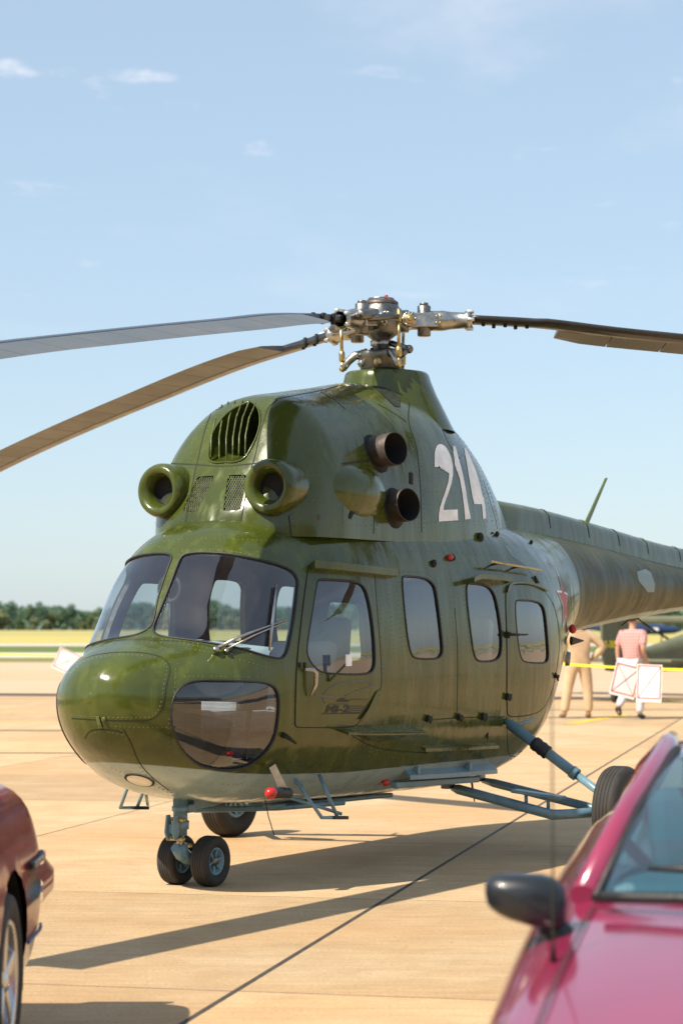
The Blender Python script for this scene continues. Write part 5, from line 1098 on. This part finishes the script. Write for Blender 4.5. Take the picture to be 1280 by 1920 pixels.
for sd in (-1, 1):
    mc = w2c @ at_depth(985, 1684, 5.42); mc.y = abs(mc.y) * sd
    mr = empty('door_mirror', mc, parent=car1)
    b = MB(); n_ = 20; rows = []
    for t, sc in ((-.055, .0), (-.052, .55), (-.035, .84), (0, 1.0), (.035, .96), (.055, .80), (.066, .45), (.068, 0)):
        rows.append([Vector((t, sd * (.098 * sc * np.sign(math.cos(a)) * abs(math.cos(a)) ** .62 + .008 * math.sin(a)), .066 * sc * np.sign(math.sin(a)) * abs(math.sin(a)) ** .62)) for a in np.linspace(0, 2 * math.pi, n_, endpoint=False)])
    rows = [[Vector((p.x, p.y, p.z * (.92 - .20 * sd * p.y / .098) + .012 * sd * p.y / .098)) for p in r_] for r_ in rows]
    b.add([p for r_ in rows for p in r_], [(i * n_ + j, i * n_ + (j + 1) % n_, (i + 1) * n_ + (j + 1) % n_, (i + 1) * n_ + j) for i in range(7) for j in range(n_)], True); b.build('mirror_housing', M_slate, mr)
    b = MB(); b.tube([Vector((.0, -.05 * sd, -.05)), Vector((-.02, -.10 * sd, -.10)), Vector((-.02, -.17 * sd, -.115))], [.035, .03, .03], 10); b.build('mirror_stalk', M_slate, mr)
ab = w2c @ at_depth(1036, 1712, 5.15); ab.z = float(f1z(ab.x)) - .02
b = MB(); b.tube([ab, ab + Vector((0, 0, .04)), ab + Vector((0, 0, .62))], [.009, .0035, .0016], 6); b.build('whip_aerial', M_seam, car1)
M_trim = mat('car_interior', (.06, .13, .16), .8, var=.2)
part('dashboard', M_trim, lambda b: b.box((.28, 0, .80), (.5, 1.3, .12)), car1, .04)
for y_ in (.36, -.36):
    part('car_seat', M_trim, lambda b: (b.box((-.55, y_, .72), (.16, .46, .62), Matrix.Rotation(-.25, 3, 'Y')), b.box((-.66, y_, 1.07), (.10, .26, .16))), car1, .05)
part('steering_wheel', M_rub, lambda b: b.tube([Vector((.02 - .06 * math.sin(a), .36 + .18 * math.cos(a), .88 + .16 * math.sin(a))) for a in np.linspace(0, 6.28, 24, endpoint=False)], .014, 8, closed=True), car1)
for sd in (1, -1):
    part('headlamp', glass('lamp_glass', (.9, .9, .9)), lambda b: b.ell((1.99, .52 * sd, .55), (.06, .16, .05), 16, 8), car1)
part('front_grille', M_dark, lambda b: b.box((2.115, 0, .38), (.03, .8, .08)), car1, .01)
# --- maroon saloon, left foreground, only its rear corner in view
M_mar = mat('maroon_paint', (.30, .012, .02), .2, 0., var=.1, scale=3, coat=.25, rvar=.05); M_beige = mat('beige_ground_reflection', (.42, .33, .22), .3, var=.1, coat=.6)  # beige paints the apron's reflection onto the lower body
TL = {'zt': [(-2.36, .60), (-2.32, .68), (-2.28, .87), (-2.15, .95), (-1.6, .965), (0, .95), (.7, .93), (1.5, .84), (2.1, .70), (2.25, .55)], 'w': [(-2.36, .80), (-2.25, .85), (-2.0, .875), (-1, .88), (1.5, .87), (2.0, .80), (2.25, .66)], 'zl': [(-2.36, .32), (-2.2, .22), (-1.8, .18), (1.9, .18), (2.25, .3)]}
car2, cb2, (f2z, f2w, f2l) = car_body('car', 'maroon saloon with alloy wheels and ground reflection painted beige on its lower body, only its corner in view', TL, (-1.985, 6.30, 0), -math.pi / 2, [(1.38, .31, .37), (-1.38, .31, .37)], M_mar, M_beige, .385)
for x_ in (1.38, -1.38):
    for y_ in (.77, -.77): car_wheel(car2, x_, y_, .305, .20)
greenhouse(car2, M_mar, .74, .60, .93, 1.36, .75, .0, -1.0, -1.6, .16, tint_c)
for sd in (1, -1):
    band = lambda x_, z_, o_: Vector((x_, sd * (float(f2w(x_)) + o_), z_))
    b = MB(); XS = np.linspace(-1.74, -2.34, 12); b.add([band(x_, .50, .012) for x_ in XS] + [band(x_, .54, .045) for x_ in XS] + [band(x_, .60, .045) for x_ in XS] + [band(x_, .64, .012) for x_ in XS], [(r_ * 12 + i, r_ * 12 + i + 1, (r_ + 1) * 12 + i + 1, (r_ + 1) * 12 + i) for r_ in range(3) for i in range(11)], True); b.build('bumper_wrap', M_mar, car2)
    b = MB(); b.tube([band(x_, .655, -.002) for x_ in np.linspace(-1.74, -2.24, 10)], .013, 8); tr = b.build('trim_strip', M_rub, car2)
    b = MB(); b.bar(band(-1.80, .655, .008), band(-2.08, .655, .008), .008, .02); b.build('chrome_insert', M_steel, tr)
    b = MB(); b.bar(band(-2.10, .655, .009), band(-2.20, .655, .009), .008, .022); b.build('side_marker', M_red, tr)
    b = MB(); b.tube([band(x_, .39, -.004) for x_ in np.linspace(-1.72, -2.22, 10)], .007, 6); b.build('pin_stripe', mat('blue_stripe', (.10, .13, .25), .4), car2)
    part('tail_lamp', M_red, lambda b: b.box((-2.34, .58 * sd, .76), (.04, .34, .12)), car2, .01); part('head_lamp', glass('lamp_glass'), lambda b: b.box((2.15, .52 * sd, .62), (.08, .34, .10)), car2, .02)

# ================================================================== PEOPLE
def skin(name, J, E, m, parent, sub=2, root='pelvis'):
    me = bpy.data.meshes.new(name); keys = list(J); me.from_pydata([J[k][0] for k in keys], [(keys.index(a), keys.index(b)) for a, b in E], []); o = bpy.data.objects.new(name, me); COL.objects.link(o); o.parent = parent
    md = o.modifiers.new('skin', 'SKIN'); md.use_smooth_shade = True; sv = me.skin_vertices[0].data
    for i, k in enumerate(keys):
        r = J[k][1]; sv[i].radius = r if isinstance(r, tuple) else (r, r); sv[i].use_root = (k == root)
    s = o.modifiers.new('sub', 'SUBSURF'); s.levels = sub; s.render_levels = sub; me.materials.append(m); return o
M_skin = mat('skin', (.42, .24, .16), .55, var=.1, scale=12); M_suit = mat('tan_coverall', (.52, .36, .22), .85, var=.14, scale=6, bump=.5, bscale=9); M_boot = mat('tan_boot', (.20, .13, .07), .8, var=.2); M_hair = mat('hair', (.06, .045, .035), .7, var=.3, scale=30)
def plaid():
    m = bpy.data.materials.new('pink_check_shirt'); m.use_nodes = True; n = m.node_tree.nodes; l = m.node_tree.links; p = n['Principled BSDF']; t = n.new('ShaderNodeTexCoord'); sep_ = n.new('ShaderNodeSeparateXYZ'); l.new(t.outputs['Object'], sep_.inputs[0]); fac = None
    for k in (0, 2):
        w = n.new('ShaderNodeMath'); w.operation = 'PINGPONG'; w.inputs[1].default_value = .025; l.new(sep_.outputs[k], w.inputs[0]); g = n.new('ShaderNodeMath'); g.operation = 'GREATER_THAN'; g.inputs[1].default_value = .017; l.new(w.outputs[0], g.inputs[0])
        if fac is None: fac = g.outputs[0]
        else: a = n.new('ShaderNodeMath'); a.operation = 'ADD'; l.new(fac, a.inputs[0]); l.new(g.outputs[0], a.inputs[1]); a2 = n.new('ShaderNodeMath'); a2.operation = 'MULTIPLY'; a2.inputs[1].default_value = .5; l.new(a.outputs[0], a2.inputs[0]); fac = a2.outputs[0]
    mx_ = n.new('ShaderNodeMix'); mx_.data_type = 'RGBA'; l.new(fac, mx_.inputs[0]); mx_.inputs[6].default_value = (.62, .33, .30, 1); mx_.inputs[7].default_value = (.42, .12, .13, 1); l.new(mx_.outputs[2], p.inputs['Base Color']); p.inputs['Roughness'].default_value = .9; return m
M_shirt = plaid(); M_trs = mat('pale_trousers', (.55, .52, .52), .85, var=.1, scale=6, bump=.4, bscale=9); M_shoe = mat('dark_shoe', (.02, .025, .03), .5, var=.2); M_cap = mat('dark_cap', (.04, .05, .06), .8)
def hand(J, E, wrist, k, d, side, sc=1.0):
    """palm, four fingers and a thumb leaving the palm's side; d = pointing direction, side = thumb side"""
    d = Vector(d).normalized(); s = Vector(side).normalized(); w = Vector(J[wrist][0]); nrm = d.cross(s)
    J[k + 'palm'] = (tuple(w + d * .06), (.030, .020)); E.append((wrist, k + 'palm')); J[k + 'knuckle'] = (tuple(w + d * .095), (.034, .016)); E.append((k + 'palm', k + 'knuckle'))
    for i, (o, L) in enumerate(((.026, .070), (.009, .078), (-.009, .072), (-.026, .056))):
        b0 = w + d * .10 + s * o; J[f'{k}f{i}a'] = (tuple(b0 + d * L * .45 + nrm * .004), .0085); J[f'{k}f{i}b'] = (tuple(b0 + d * L * .9 + nrm * .018), .0075); E += [(k + 'knuckle', f'{k}f{i}a'), (f'{k}f{i}a', f'{k}f{i}b')]
    J[k + 't1'] = (tuple(w + d * .055 + s * .042), .010); J[k + 't2'] = (tuple(w + d * .09 + s * .058), .0085); E += [(k + 'palm', k + 't1'), (k + 't1', k + 't2')]
def person(loc, rz, label, arms, legs, kind):
    root = empty('person', loc, rz, label, 'person')
    J = {'pelvis': ((0, 0, .96), (.155, .11)), 'waist': ((0, 0, 1.10), (.145, .10)), 'chest': ((0, .0, 1.30), (.165, .115)), 'neckb': ((0, -.01, 1.46), (.085, .075)), 'neck': ((0, 0, 1.53), .055), 'jaw': ((0, .015, 1.60), (.065, .07)), 'skull': ((0, 0, 1.68), (.078, .095)), 'crown': ((0, 0, 1.745), (.06, .07))}
    E = [('pelvis', 'waist'), ('waist', 'chest'), ('chest', 'neckb'), ('neckb', 'neck'), ('neck', 'jaw'), ('jaw', 'skull'), ('skull', 'crown')]
    for s, nm in ((-1, 'l'), (1, 'r')):
        sh, el, wr = arms[nm]; J[nm + 'sh'] = (sh, .062); J[nm + 'el'] = (el, .043); J[nm + 'wr'] = (wr, (.030, .024)); E += [('chest', nm + 'sh'), (nm + 'sh', nm + 'el'), (nm + 'el', nm + 'wr')]
        hp_, kn, an, toe = legs[nm]; J[nm + 'hp'] = (hp_, .088); J[nm + 'kn'] = (kn, .058); J[nm + 'an'] = (an, .040); J[nm + 'toe'] = (toe, (.038, .026)); E += [('pelvis', nm + 'hp'), (nm + 'hp', nm + 'kn'), (nm + 'kn', nm + 'an'), (nm + 'an', nm + 'toe')]
    cl = {k: v for k, v in J.items()}
    for nm in 'lr':
        d = Vector(J[nm + 'wr'][0]) - Vector(J[nm + 'el'][0]); hand(J, E, nm + 'wr', nm + 'h', d, (0, 1, 0) if abs(d.normalized().y) < .8 else (0, 0, 1))
    body_ = skin('body', J, E, M_skin, root)
    grow_ = lambda r, a, m_: tuple(q * m_ + a for q in r) if isinstance(r, tuple) else r * m_ + a
    if kind == 'suit':
        keep = [k for k in cl if k not in ('neck', 'jaw', 'skull', 'crown', 'ltoe', 'rtoe')]; Ee = [e for e in E if e[0] in keep and e[1] in keep]
        skin('coverall', {k: (cl[k][0], grow_(cl[k][1], .026, 1.2)) for k in keep}, Ee, M_suit, root)
    else:
        up = ['pelvis', 'waist', 'chest', 'neckb', 'lsh', 'rsh']; JJ = {k: (cl[k][0], grow_(cl[k][1], .018, 1.1)) for k in up}
        for nm in 'lr': a, b_ = Vector(cl[nm + 'sh'][0]), Vector(cl[nm + 'el'][0]); JJ[nm + 'slv'] = (tuple(a.lerp(b_, .85)), .070)
        JJ['pelvis'] = ((0, 0, .92), (.185, .14)); skin('shirt', JJ, [('pelvis', 'waist'), ('waist', 'chest'), ('chest', 'neckb'), ('chest', 'lsh'), ('chest', 'rsh'), ('lsh', 'lslv'), ('rsh', 'rslv')], M_shirt, root)
        lo = ['pelvis', 'lhp', 'lkn', 'lan', 'rhp', 'rkn', 'ran']; skin('trousers', {k: (cl[k][0], grow_(cl[k][1], .022, 1.08)) for k in lo}, [e for e in E if e[0] in lo and e[1] in lo], M_trs, root)
    for nm in 'lr':
        a, t = Vector(cl[nm + 'an'][0]), Vector(cl[nm + 'toe'][0]); hl = a - (t - a).normalized() * .05; hl.z = min(hl.z, t.z + .12) - .03
        skin('shoe', {'pelvis': (tuple(a + Vector((0, 0, .02))), .055), 'b': (tuple(a - Vector((0, 0, .035))), .05), 't': (tuple(t), (.052, .036)), 'h': (tuple(hl), .042)}, [('pelvis', 'b'), ('b', 't'), ('b', 'h')], M_boot if kind == 'suit' else M_shoe, root)
    b = MB(); b.ell((0, -.012, 1.70), (.088, .105, .085), 20, 12); b.build('hair' if kind == 'suit' else 'cap', M_hair if kind == 'suit' else M_cap, root)
    if kind != 'suit': b = MB(); b.ell((0, .12, 1.70), (.07, .07, .012), 16, 6); b.build('cap_peak', M_cap, root)
    b = MB(); b.ell((0, .105, 1.635), (.014, .02, .022), 10, 6); b.build('nose', M_skin, root)
    for s in (1, -1):
        b = MB(); b.ell((.082 * s, .0, 1.645), (.012, .022, .032), 10, 6); b.build('ear', M_skin, root)
        b = MB(); b.ell((.032 * s, .088, 1.665), (.013, .008, .008), 10, 6); b.build('eye', M_white, root)
    b = MB(); b.ell((0, .092, 1.592), (.025, .008, .006), 10, 6); b.build('mouth', mat('lips', (.35, .14, .11), .5), root)
    return root
gx, gy = ground_at(1084, 1347)
person((gx, gy, 0), R(8), 'person in tan coverall seen from behind, one hand on the hip', {'r': ((.20, 0, 1.42), (.43, -.06, 1.20), (.24, .02, 1.00)), 'l': ((-.20, 0, 1.42), (-.30, .05, 1.16), (-.20, .17, 1.0))},
       {'r': ((.10, 0, .92), (.16, .0, .50), (.17, -.02, .09), (.20, .14, .035)), 'l': ((-.10, 0, .92), (-.19, .0, .50), (-.25, -.02, .09), (-.28, .14, .035))}, 'suit')
gx, gy = ground_at(1186, 1349)
person((gx, gy, 0), R(-35), 'person walking in pink checked shirt, pale trousers and dark cap', {'r': ((.20, 0, 1.42), (.24, -.10, 1.17), (.24, .05, .95)), 'l': ((-.20, 0, 1.42), (-.27, -.03, 1.16), (-.25, -.04, .92))},
       {'r': ((.09, 0, .92), (.10, .10, .50), (.09, .06, .09), (.10, .21, .035)), 'l': ((-.09, 0, .92), (-.10, -.02, .52), (-.09, -.34, .22), (-.08, -.30, .07))}, 'shirt')

# ================================================================== BARRIER TAPE WITH PLACARDS
M_tape = mat('yellow_tape', (.75, .66, .03), .45, var=.1); M_card = mat('white_card', (.80, .79, .77), .6, var=.04); M_rline = mat('red_print', (.55, .06, .08), .6); M_pole = mat('grey_post', (.3, .3, .3), .5, .5)
posts = [(-8.6, 46.5), (-2.6, 39.6), (2.2, 31.8), (6.0, 24.4)]; HP = 1.1
for i, (x_, y_) in enumerate(posts):
    s = empty('barrier_post', (x_, y_, 0), 0, 'grey post holding the yellow barrier tape behind the helicopter', 'post', 'posts of the yellow barrier tape')
    part('post', M_pole, lambda b: b.cyl((0, 0, .02), (0, 0, 1.14), .022, 12), s); part('foot', M_pole, lambda b: b.lathe([(0, .18), (.02, .17), (.04, .03), (.04, 0)], (0, 0, 0), UP, 20), s)
def tape_pt(i, t):
    a, c = Vector((*posts[i], HP)), Vector((*posts[i + 1], HP)); p = a.lerp(c, t); p.z -= .10 * 4 * t * (1 - t); return p
for i in range(len(posts) - 1):
    b = MB(); n_ = 24; A = [tape_pt(i, k / n_) for k in range(n_ + 1)]; b.add([p + Vector((0, 0, .016)) for p in A] + [p - Vector((0, 0, .016)) for p in A], [(k, k + 1, n_ + 2 + k, n_ + 1 + k) for k in range(n_)]); b.add([], [])
    o = b.build('barrier_tape', M_tape); sm_ = o.modifiers.new('solid', 'SOLIDIFY'); sm_.thickness = .002
    tag(o, ['yellow barrier tape running past the white placard by the nose', 'yellow barrier tape stretched behind the helicopter cabin', 'yellow barrier tape crossing in front of the two people'][i], 'tape', 'yellow barrier tape spans')
def placard(u, v, d, w, h, rz, tilt, label):
    c = at_depth(u, v, d); o = empty('placard', c, rz, label, 'sign'); o.rotation_euler = (0, tilt, rz)
    part('card', M_card, lambda b: b.box((0, 0, -h / 2), (w, .006, h)), o)
    for s in (1, -1):
        f = s * .0045
        for a, c_ in (((-.44, -.04), (.44, -.04)), ((.44, -.04), (.44, -.90)), ((.44, -.90), (-.44, -.90)), ((-.44, -.90), (-.44, -.04))): part('border_line', M_rline, lambda b: b.bar(Vector((a[0] * w, f, a[1] * h)), Vector((c_[0] * w, f, c_[1] * h)), .002, .012, (0, 1, 0) if False else (0, 0, 1) if a[1] == c_[1] else (1, 0, 0)), o)
        for a, c_, mm in (((-.44, -.04), (.44, -.90), M_seam), ((.44, -.04), (-.44, -.90), M_rline)): part('cross_line', mm, lambda b: b.bar(Vector((a[0] * w, f, a[1] * h)), Vector((c_[0] * w, f, c_[1] * h)), .002, .008, (0, 1, 0)), o)
    return o
placard(1178, 1246, 27.2, .32, .40, R(10), R(14), 'tilted white placard with red border and crossed lines on the tape'); placard(1217, 1246, 27.0, .30, .45, R(-8), R(2), 'upright white placard with red border and crossed lines on the tape')
placard(135, 1222, 42.0, .46, .42, R(5), R(24), 'white placard with red border half hidden behind the helicopter nose')

# ================================================================== PARKED AIRCRAFT IN THE DISTANCE
M_od = mat('olive_drab_fabric', (.115, .12, .07), .7, var=.2, scale=2); M_ye = mat('yellow_serial', (.78, .66, .02), .6, var=.05); M_navy = mat('navy_paint', (.015, .03, .09), .3, var=.2, scale=2, coat=.5)
def airplane(name, label, loc, rz, M_b, high):
    r = empty(name, loc, rz, label, 'airplane')
    secs = [(1.9, .9, .16, .18), (1.6, 1.0, .36, .40), (.9, 1.05, .42, .52), (0, 1.1, .40, .58), (-1.2, 1.02, .30, .42), (-3.0, .88, .16, .26), (-4.4, .80, .05, .16)]
    b = MB(); n_ = 20; b.add([(x_, w_ * np.sign(math.cos(a)) * abs(math.cos(a)) ** .7, z_ + h_ * np.sign(math.sin(a)) * abs(math.sin(a)) ** .7) for x_, z_, w_, h_ in secs for a in np.linspace(0, 2 * math.pi, n_, endpoint=False)], [(i * n_ + j, i * n_ + (j + 1) % n_, (i + 1) * n_ + (j + 1) % n_, (i + 1) * n_ + j) for i in range(6) for j in range(n_)] + [tuple(range(n_))], True); b.build('plane_fuselage', M_b, r, fixn=True)
    zw = 1.72 if high else .75
    for sd in (1, -1):
        b = MB(); b.box((.45, 2.75 * sd, zw), (1.5, 5.1, .16)); b.build('wing', M_b, r, bevel=.05)
        b = MB(); b.cyl((.2, .4 * sd, .75), (.4, 2.3 * sd, zw), .03, 8); b.build('wing_strut', M_b, r)
        b = MB(); b.tube([(.75, .35 * sd, .75), (.85, .85 * sd, .28)], .04, 8); b.build('gear_leg', M_b, r)
        b = MB(); b.lathe([(-.08, .12), (-.09, .22), (-.05, .27), (.05, .27), (.09, .22), (.08, .12), (.08, 0)], (.85, .92 * sd, .27), (0, 1, 0), 24); b.build('main_wheel', M_tyre, r)
        b = MB(); b.box((-4.05, .7 * sd, .86), (.8, 1.3, .06)); b.build('tailplane', M_b, r, bevel=.02)
    b = MB(); b.prism([(-3.5, .8), (-4.25, .72), (-4.25, 1.9), (-4.0, 1.92), (-3.75, 1.5)], (0, 0, 0), (1, 0, 0), (0, 0, 1), (0, 1, 0), .07); b.build('fin', M_b, r, bevel=.02)
    b = MB(); b.prism([(-4.27, .62), (-4.75, .66), (-4.92, 1.0), (-4.92, 1.6), (-4.7, 1.88), (-4.27, 1.92)], (0, 0, 0), (1, 0, 0), (0, 0, 1), (0, 1, 0), .06); b.build('rudder', M_b, r, bevel=.02)
    b = MB(); b.lathe([(-.04, .04), (-.05, .09), (-.03, .12), (.03, .12), (.05, .09), (.04, .04), (.04, 0)], (-4.4, 0, .12), (0, 1, 0), 20); b.tube([(-4.3, 0, .68), (-4.4, 0, .12)], .02, 8); b.build('tail_wheel', M_tyre, r)
    b = MB(); b.bar((1.98, -.95, .92), (1.98, .95, .92), .12, .03); b.build('propeller', M_seam, r, bevel=.012)
    b = MB(); b.box((.35, 0, 1.5 if high else 1.5), (1.3, .62, .34), taper=.7); b.build('cabin_glazing', glass('plane_glass', (.4, .5, .5)), r)
    return r
pz = R(52); pc = Vector(at_depth(1152, 1308, 46.0)); pl = airplane('airplane', 'olive drab light airplane with yellow serial on its rudder, behind the two people', (pc.x + 4.4 * math.cos(pz), 46 + 4.4 * math.sin(pz), 0), pz, M_od, True)
f_ = bpy.data.curves.new('serial', 'FONT'); f_.body = '2-38500'; f_.size = .20; f_.offset = .006; fo = bpy.data.objects.new('tmp_text', f_); COL.objects.link(fo); dg = bpy.context.evaluated_depsgraph_get(); tm = fo.evaluated_get(dg).to_mesh()
tv = [v.co.copy() for v in tm.vertices]; tf = [tuple(p.vertices) for p in tm.polygons]; COL.objects.unlink(fo); bpy.data.objects.remove(fo)
# read from the side that faces the camera (right side of the airplane)
b = MB(); wd = max(v.x for v in tv); b.add([(-4.86 + v.x * 1.0, -.043, 1.13 + v.y) for v in tv], tf); b.build('serial', M_ye, pl, label='yellow serial 2-38500 on the olive rudder')
bp_ = at_depth(1180, 1180, 185.0); jet = empty('airplane', (bp_.x, 185, 0), 0, 'dark blue airplane parked far out by the crop field, grey canopy', 'airplane')
b = MB(); secs = [(4.3, 1.42, .05), (3.6, 1.45, .30), (2.4, 1.5, .42), (.8, 1.5, .45), (-.2, 1.5, .42), (-1.6, 1.52, .34), (-3.0, 1.55, .14), (-3.8, 1.56, .06)]; n_ = 18
b.add([(x_, r_ * math.cos(a), z_ + r_ * math.sin(a)) for x_, z_, r_ in secs for a in np.linspace(0, 2 * math.pi, n_, endpoint=False)], [(i * n_ + j, i * n_ + (j + 1) % n_, (i + 1) * n_ + (j + 1) % n_, (i + 1) * n_ + j) for i in range(7) for j in range(n_)], True); b.build('plane_fuselage', M_navy, jet)
part('canopy', mat('canopy_grey', (.30, .36, .33), .25, var=.1), lambda b: b.ell((-.9, 0, 1.62), (.85, .40, .46), 20, 12), jet); part('white_panel', M_white, lambda b: b.box((2.0, -.43, 1.5), (.55, .02, .24)), jet)
for x_, y_ in ((2.6, 0), (-.3, 1.1), (-.3, -1.1)): part('gear_leg', M_seam, lambda b: (b.cyl((x_, y_, .3), (x_, y_ * .4, 1.3), .05, 8), b.lathe([(-.07, 0), (-.07, .2), (-.05, .26), (.05, .26), (.07, .2), (.07, 0)], (x_, y_, .26), (0, 1, 0), 20)), jet)
part('wing', M_navy, lambda b: b.box((0, 0, 1.3), (1.5, 7.5, .12)), jet, .04); part('fin', M_navy, lambda b: b.prism([(-2.9, 1.6), (-3.8, 1.6), (-3.9, 2.7), (-3.4, 2.7)], (0, 0, 0), (1, 0, 0), (0, 0, 1), (0, 1, 0), .08), jet)

# ================================================================== TERMINAL BUILDING BEHIND THE VIEWER (seen mirrored in the glass)
M_wall = mat('white_cladding', (.66, .65, .62), .6, var=.06, scale=1); M_pane = mat('dark_window', (.02, .03, .035), .08, var=.2)
tb = empty('terminal_building', (4, -17, 0), 0, 'white terminal building with a long band of dark windows, mirrored in the chin window', 'building')
part('wall', M_wall, lambda b: b.box((0, -4, 3.2), (160, 8, 6.4)), tb); part('roof', M_steel_d, lambda b: b.box((0, -3.7, 6.55), (161.5, 9.6, .3)), tb)
for i in range(50): wn_ = part('window', M_pane, lambda b: b.box((-76 + i * 3.1, .03, 3.1), (2.6, .06, 2.3)), tb); part('mullion', M_wall, lambda b: b.box((-76 + i * 3.1, .08, 3.1), (.08, .06, 2.3)), wn_)
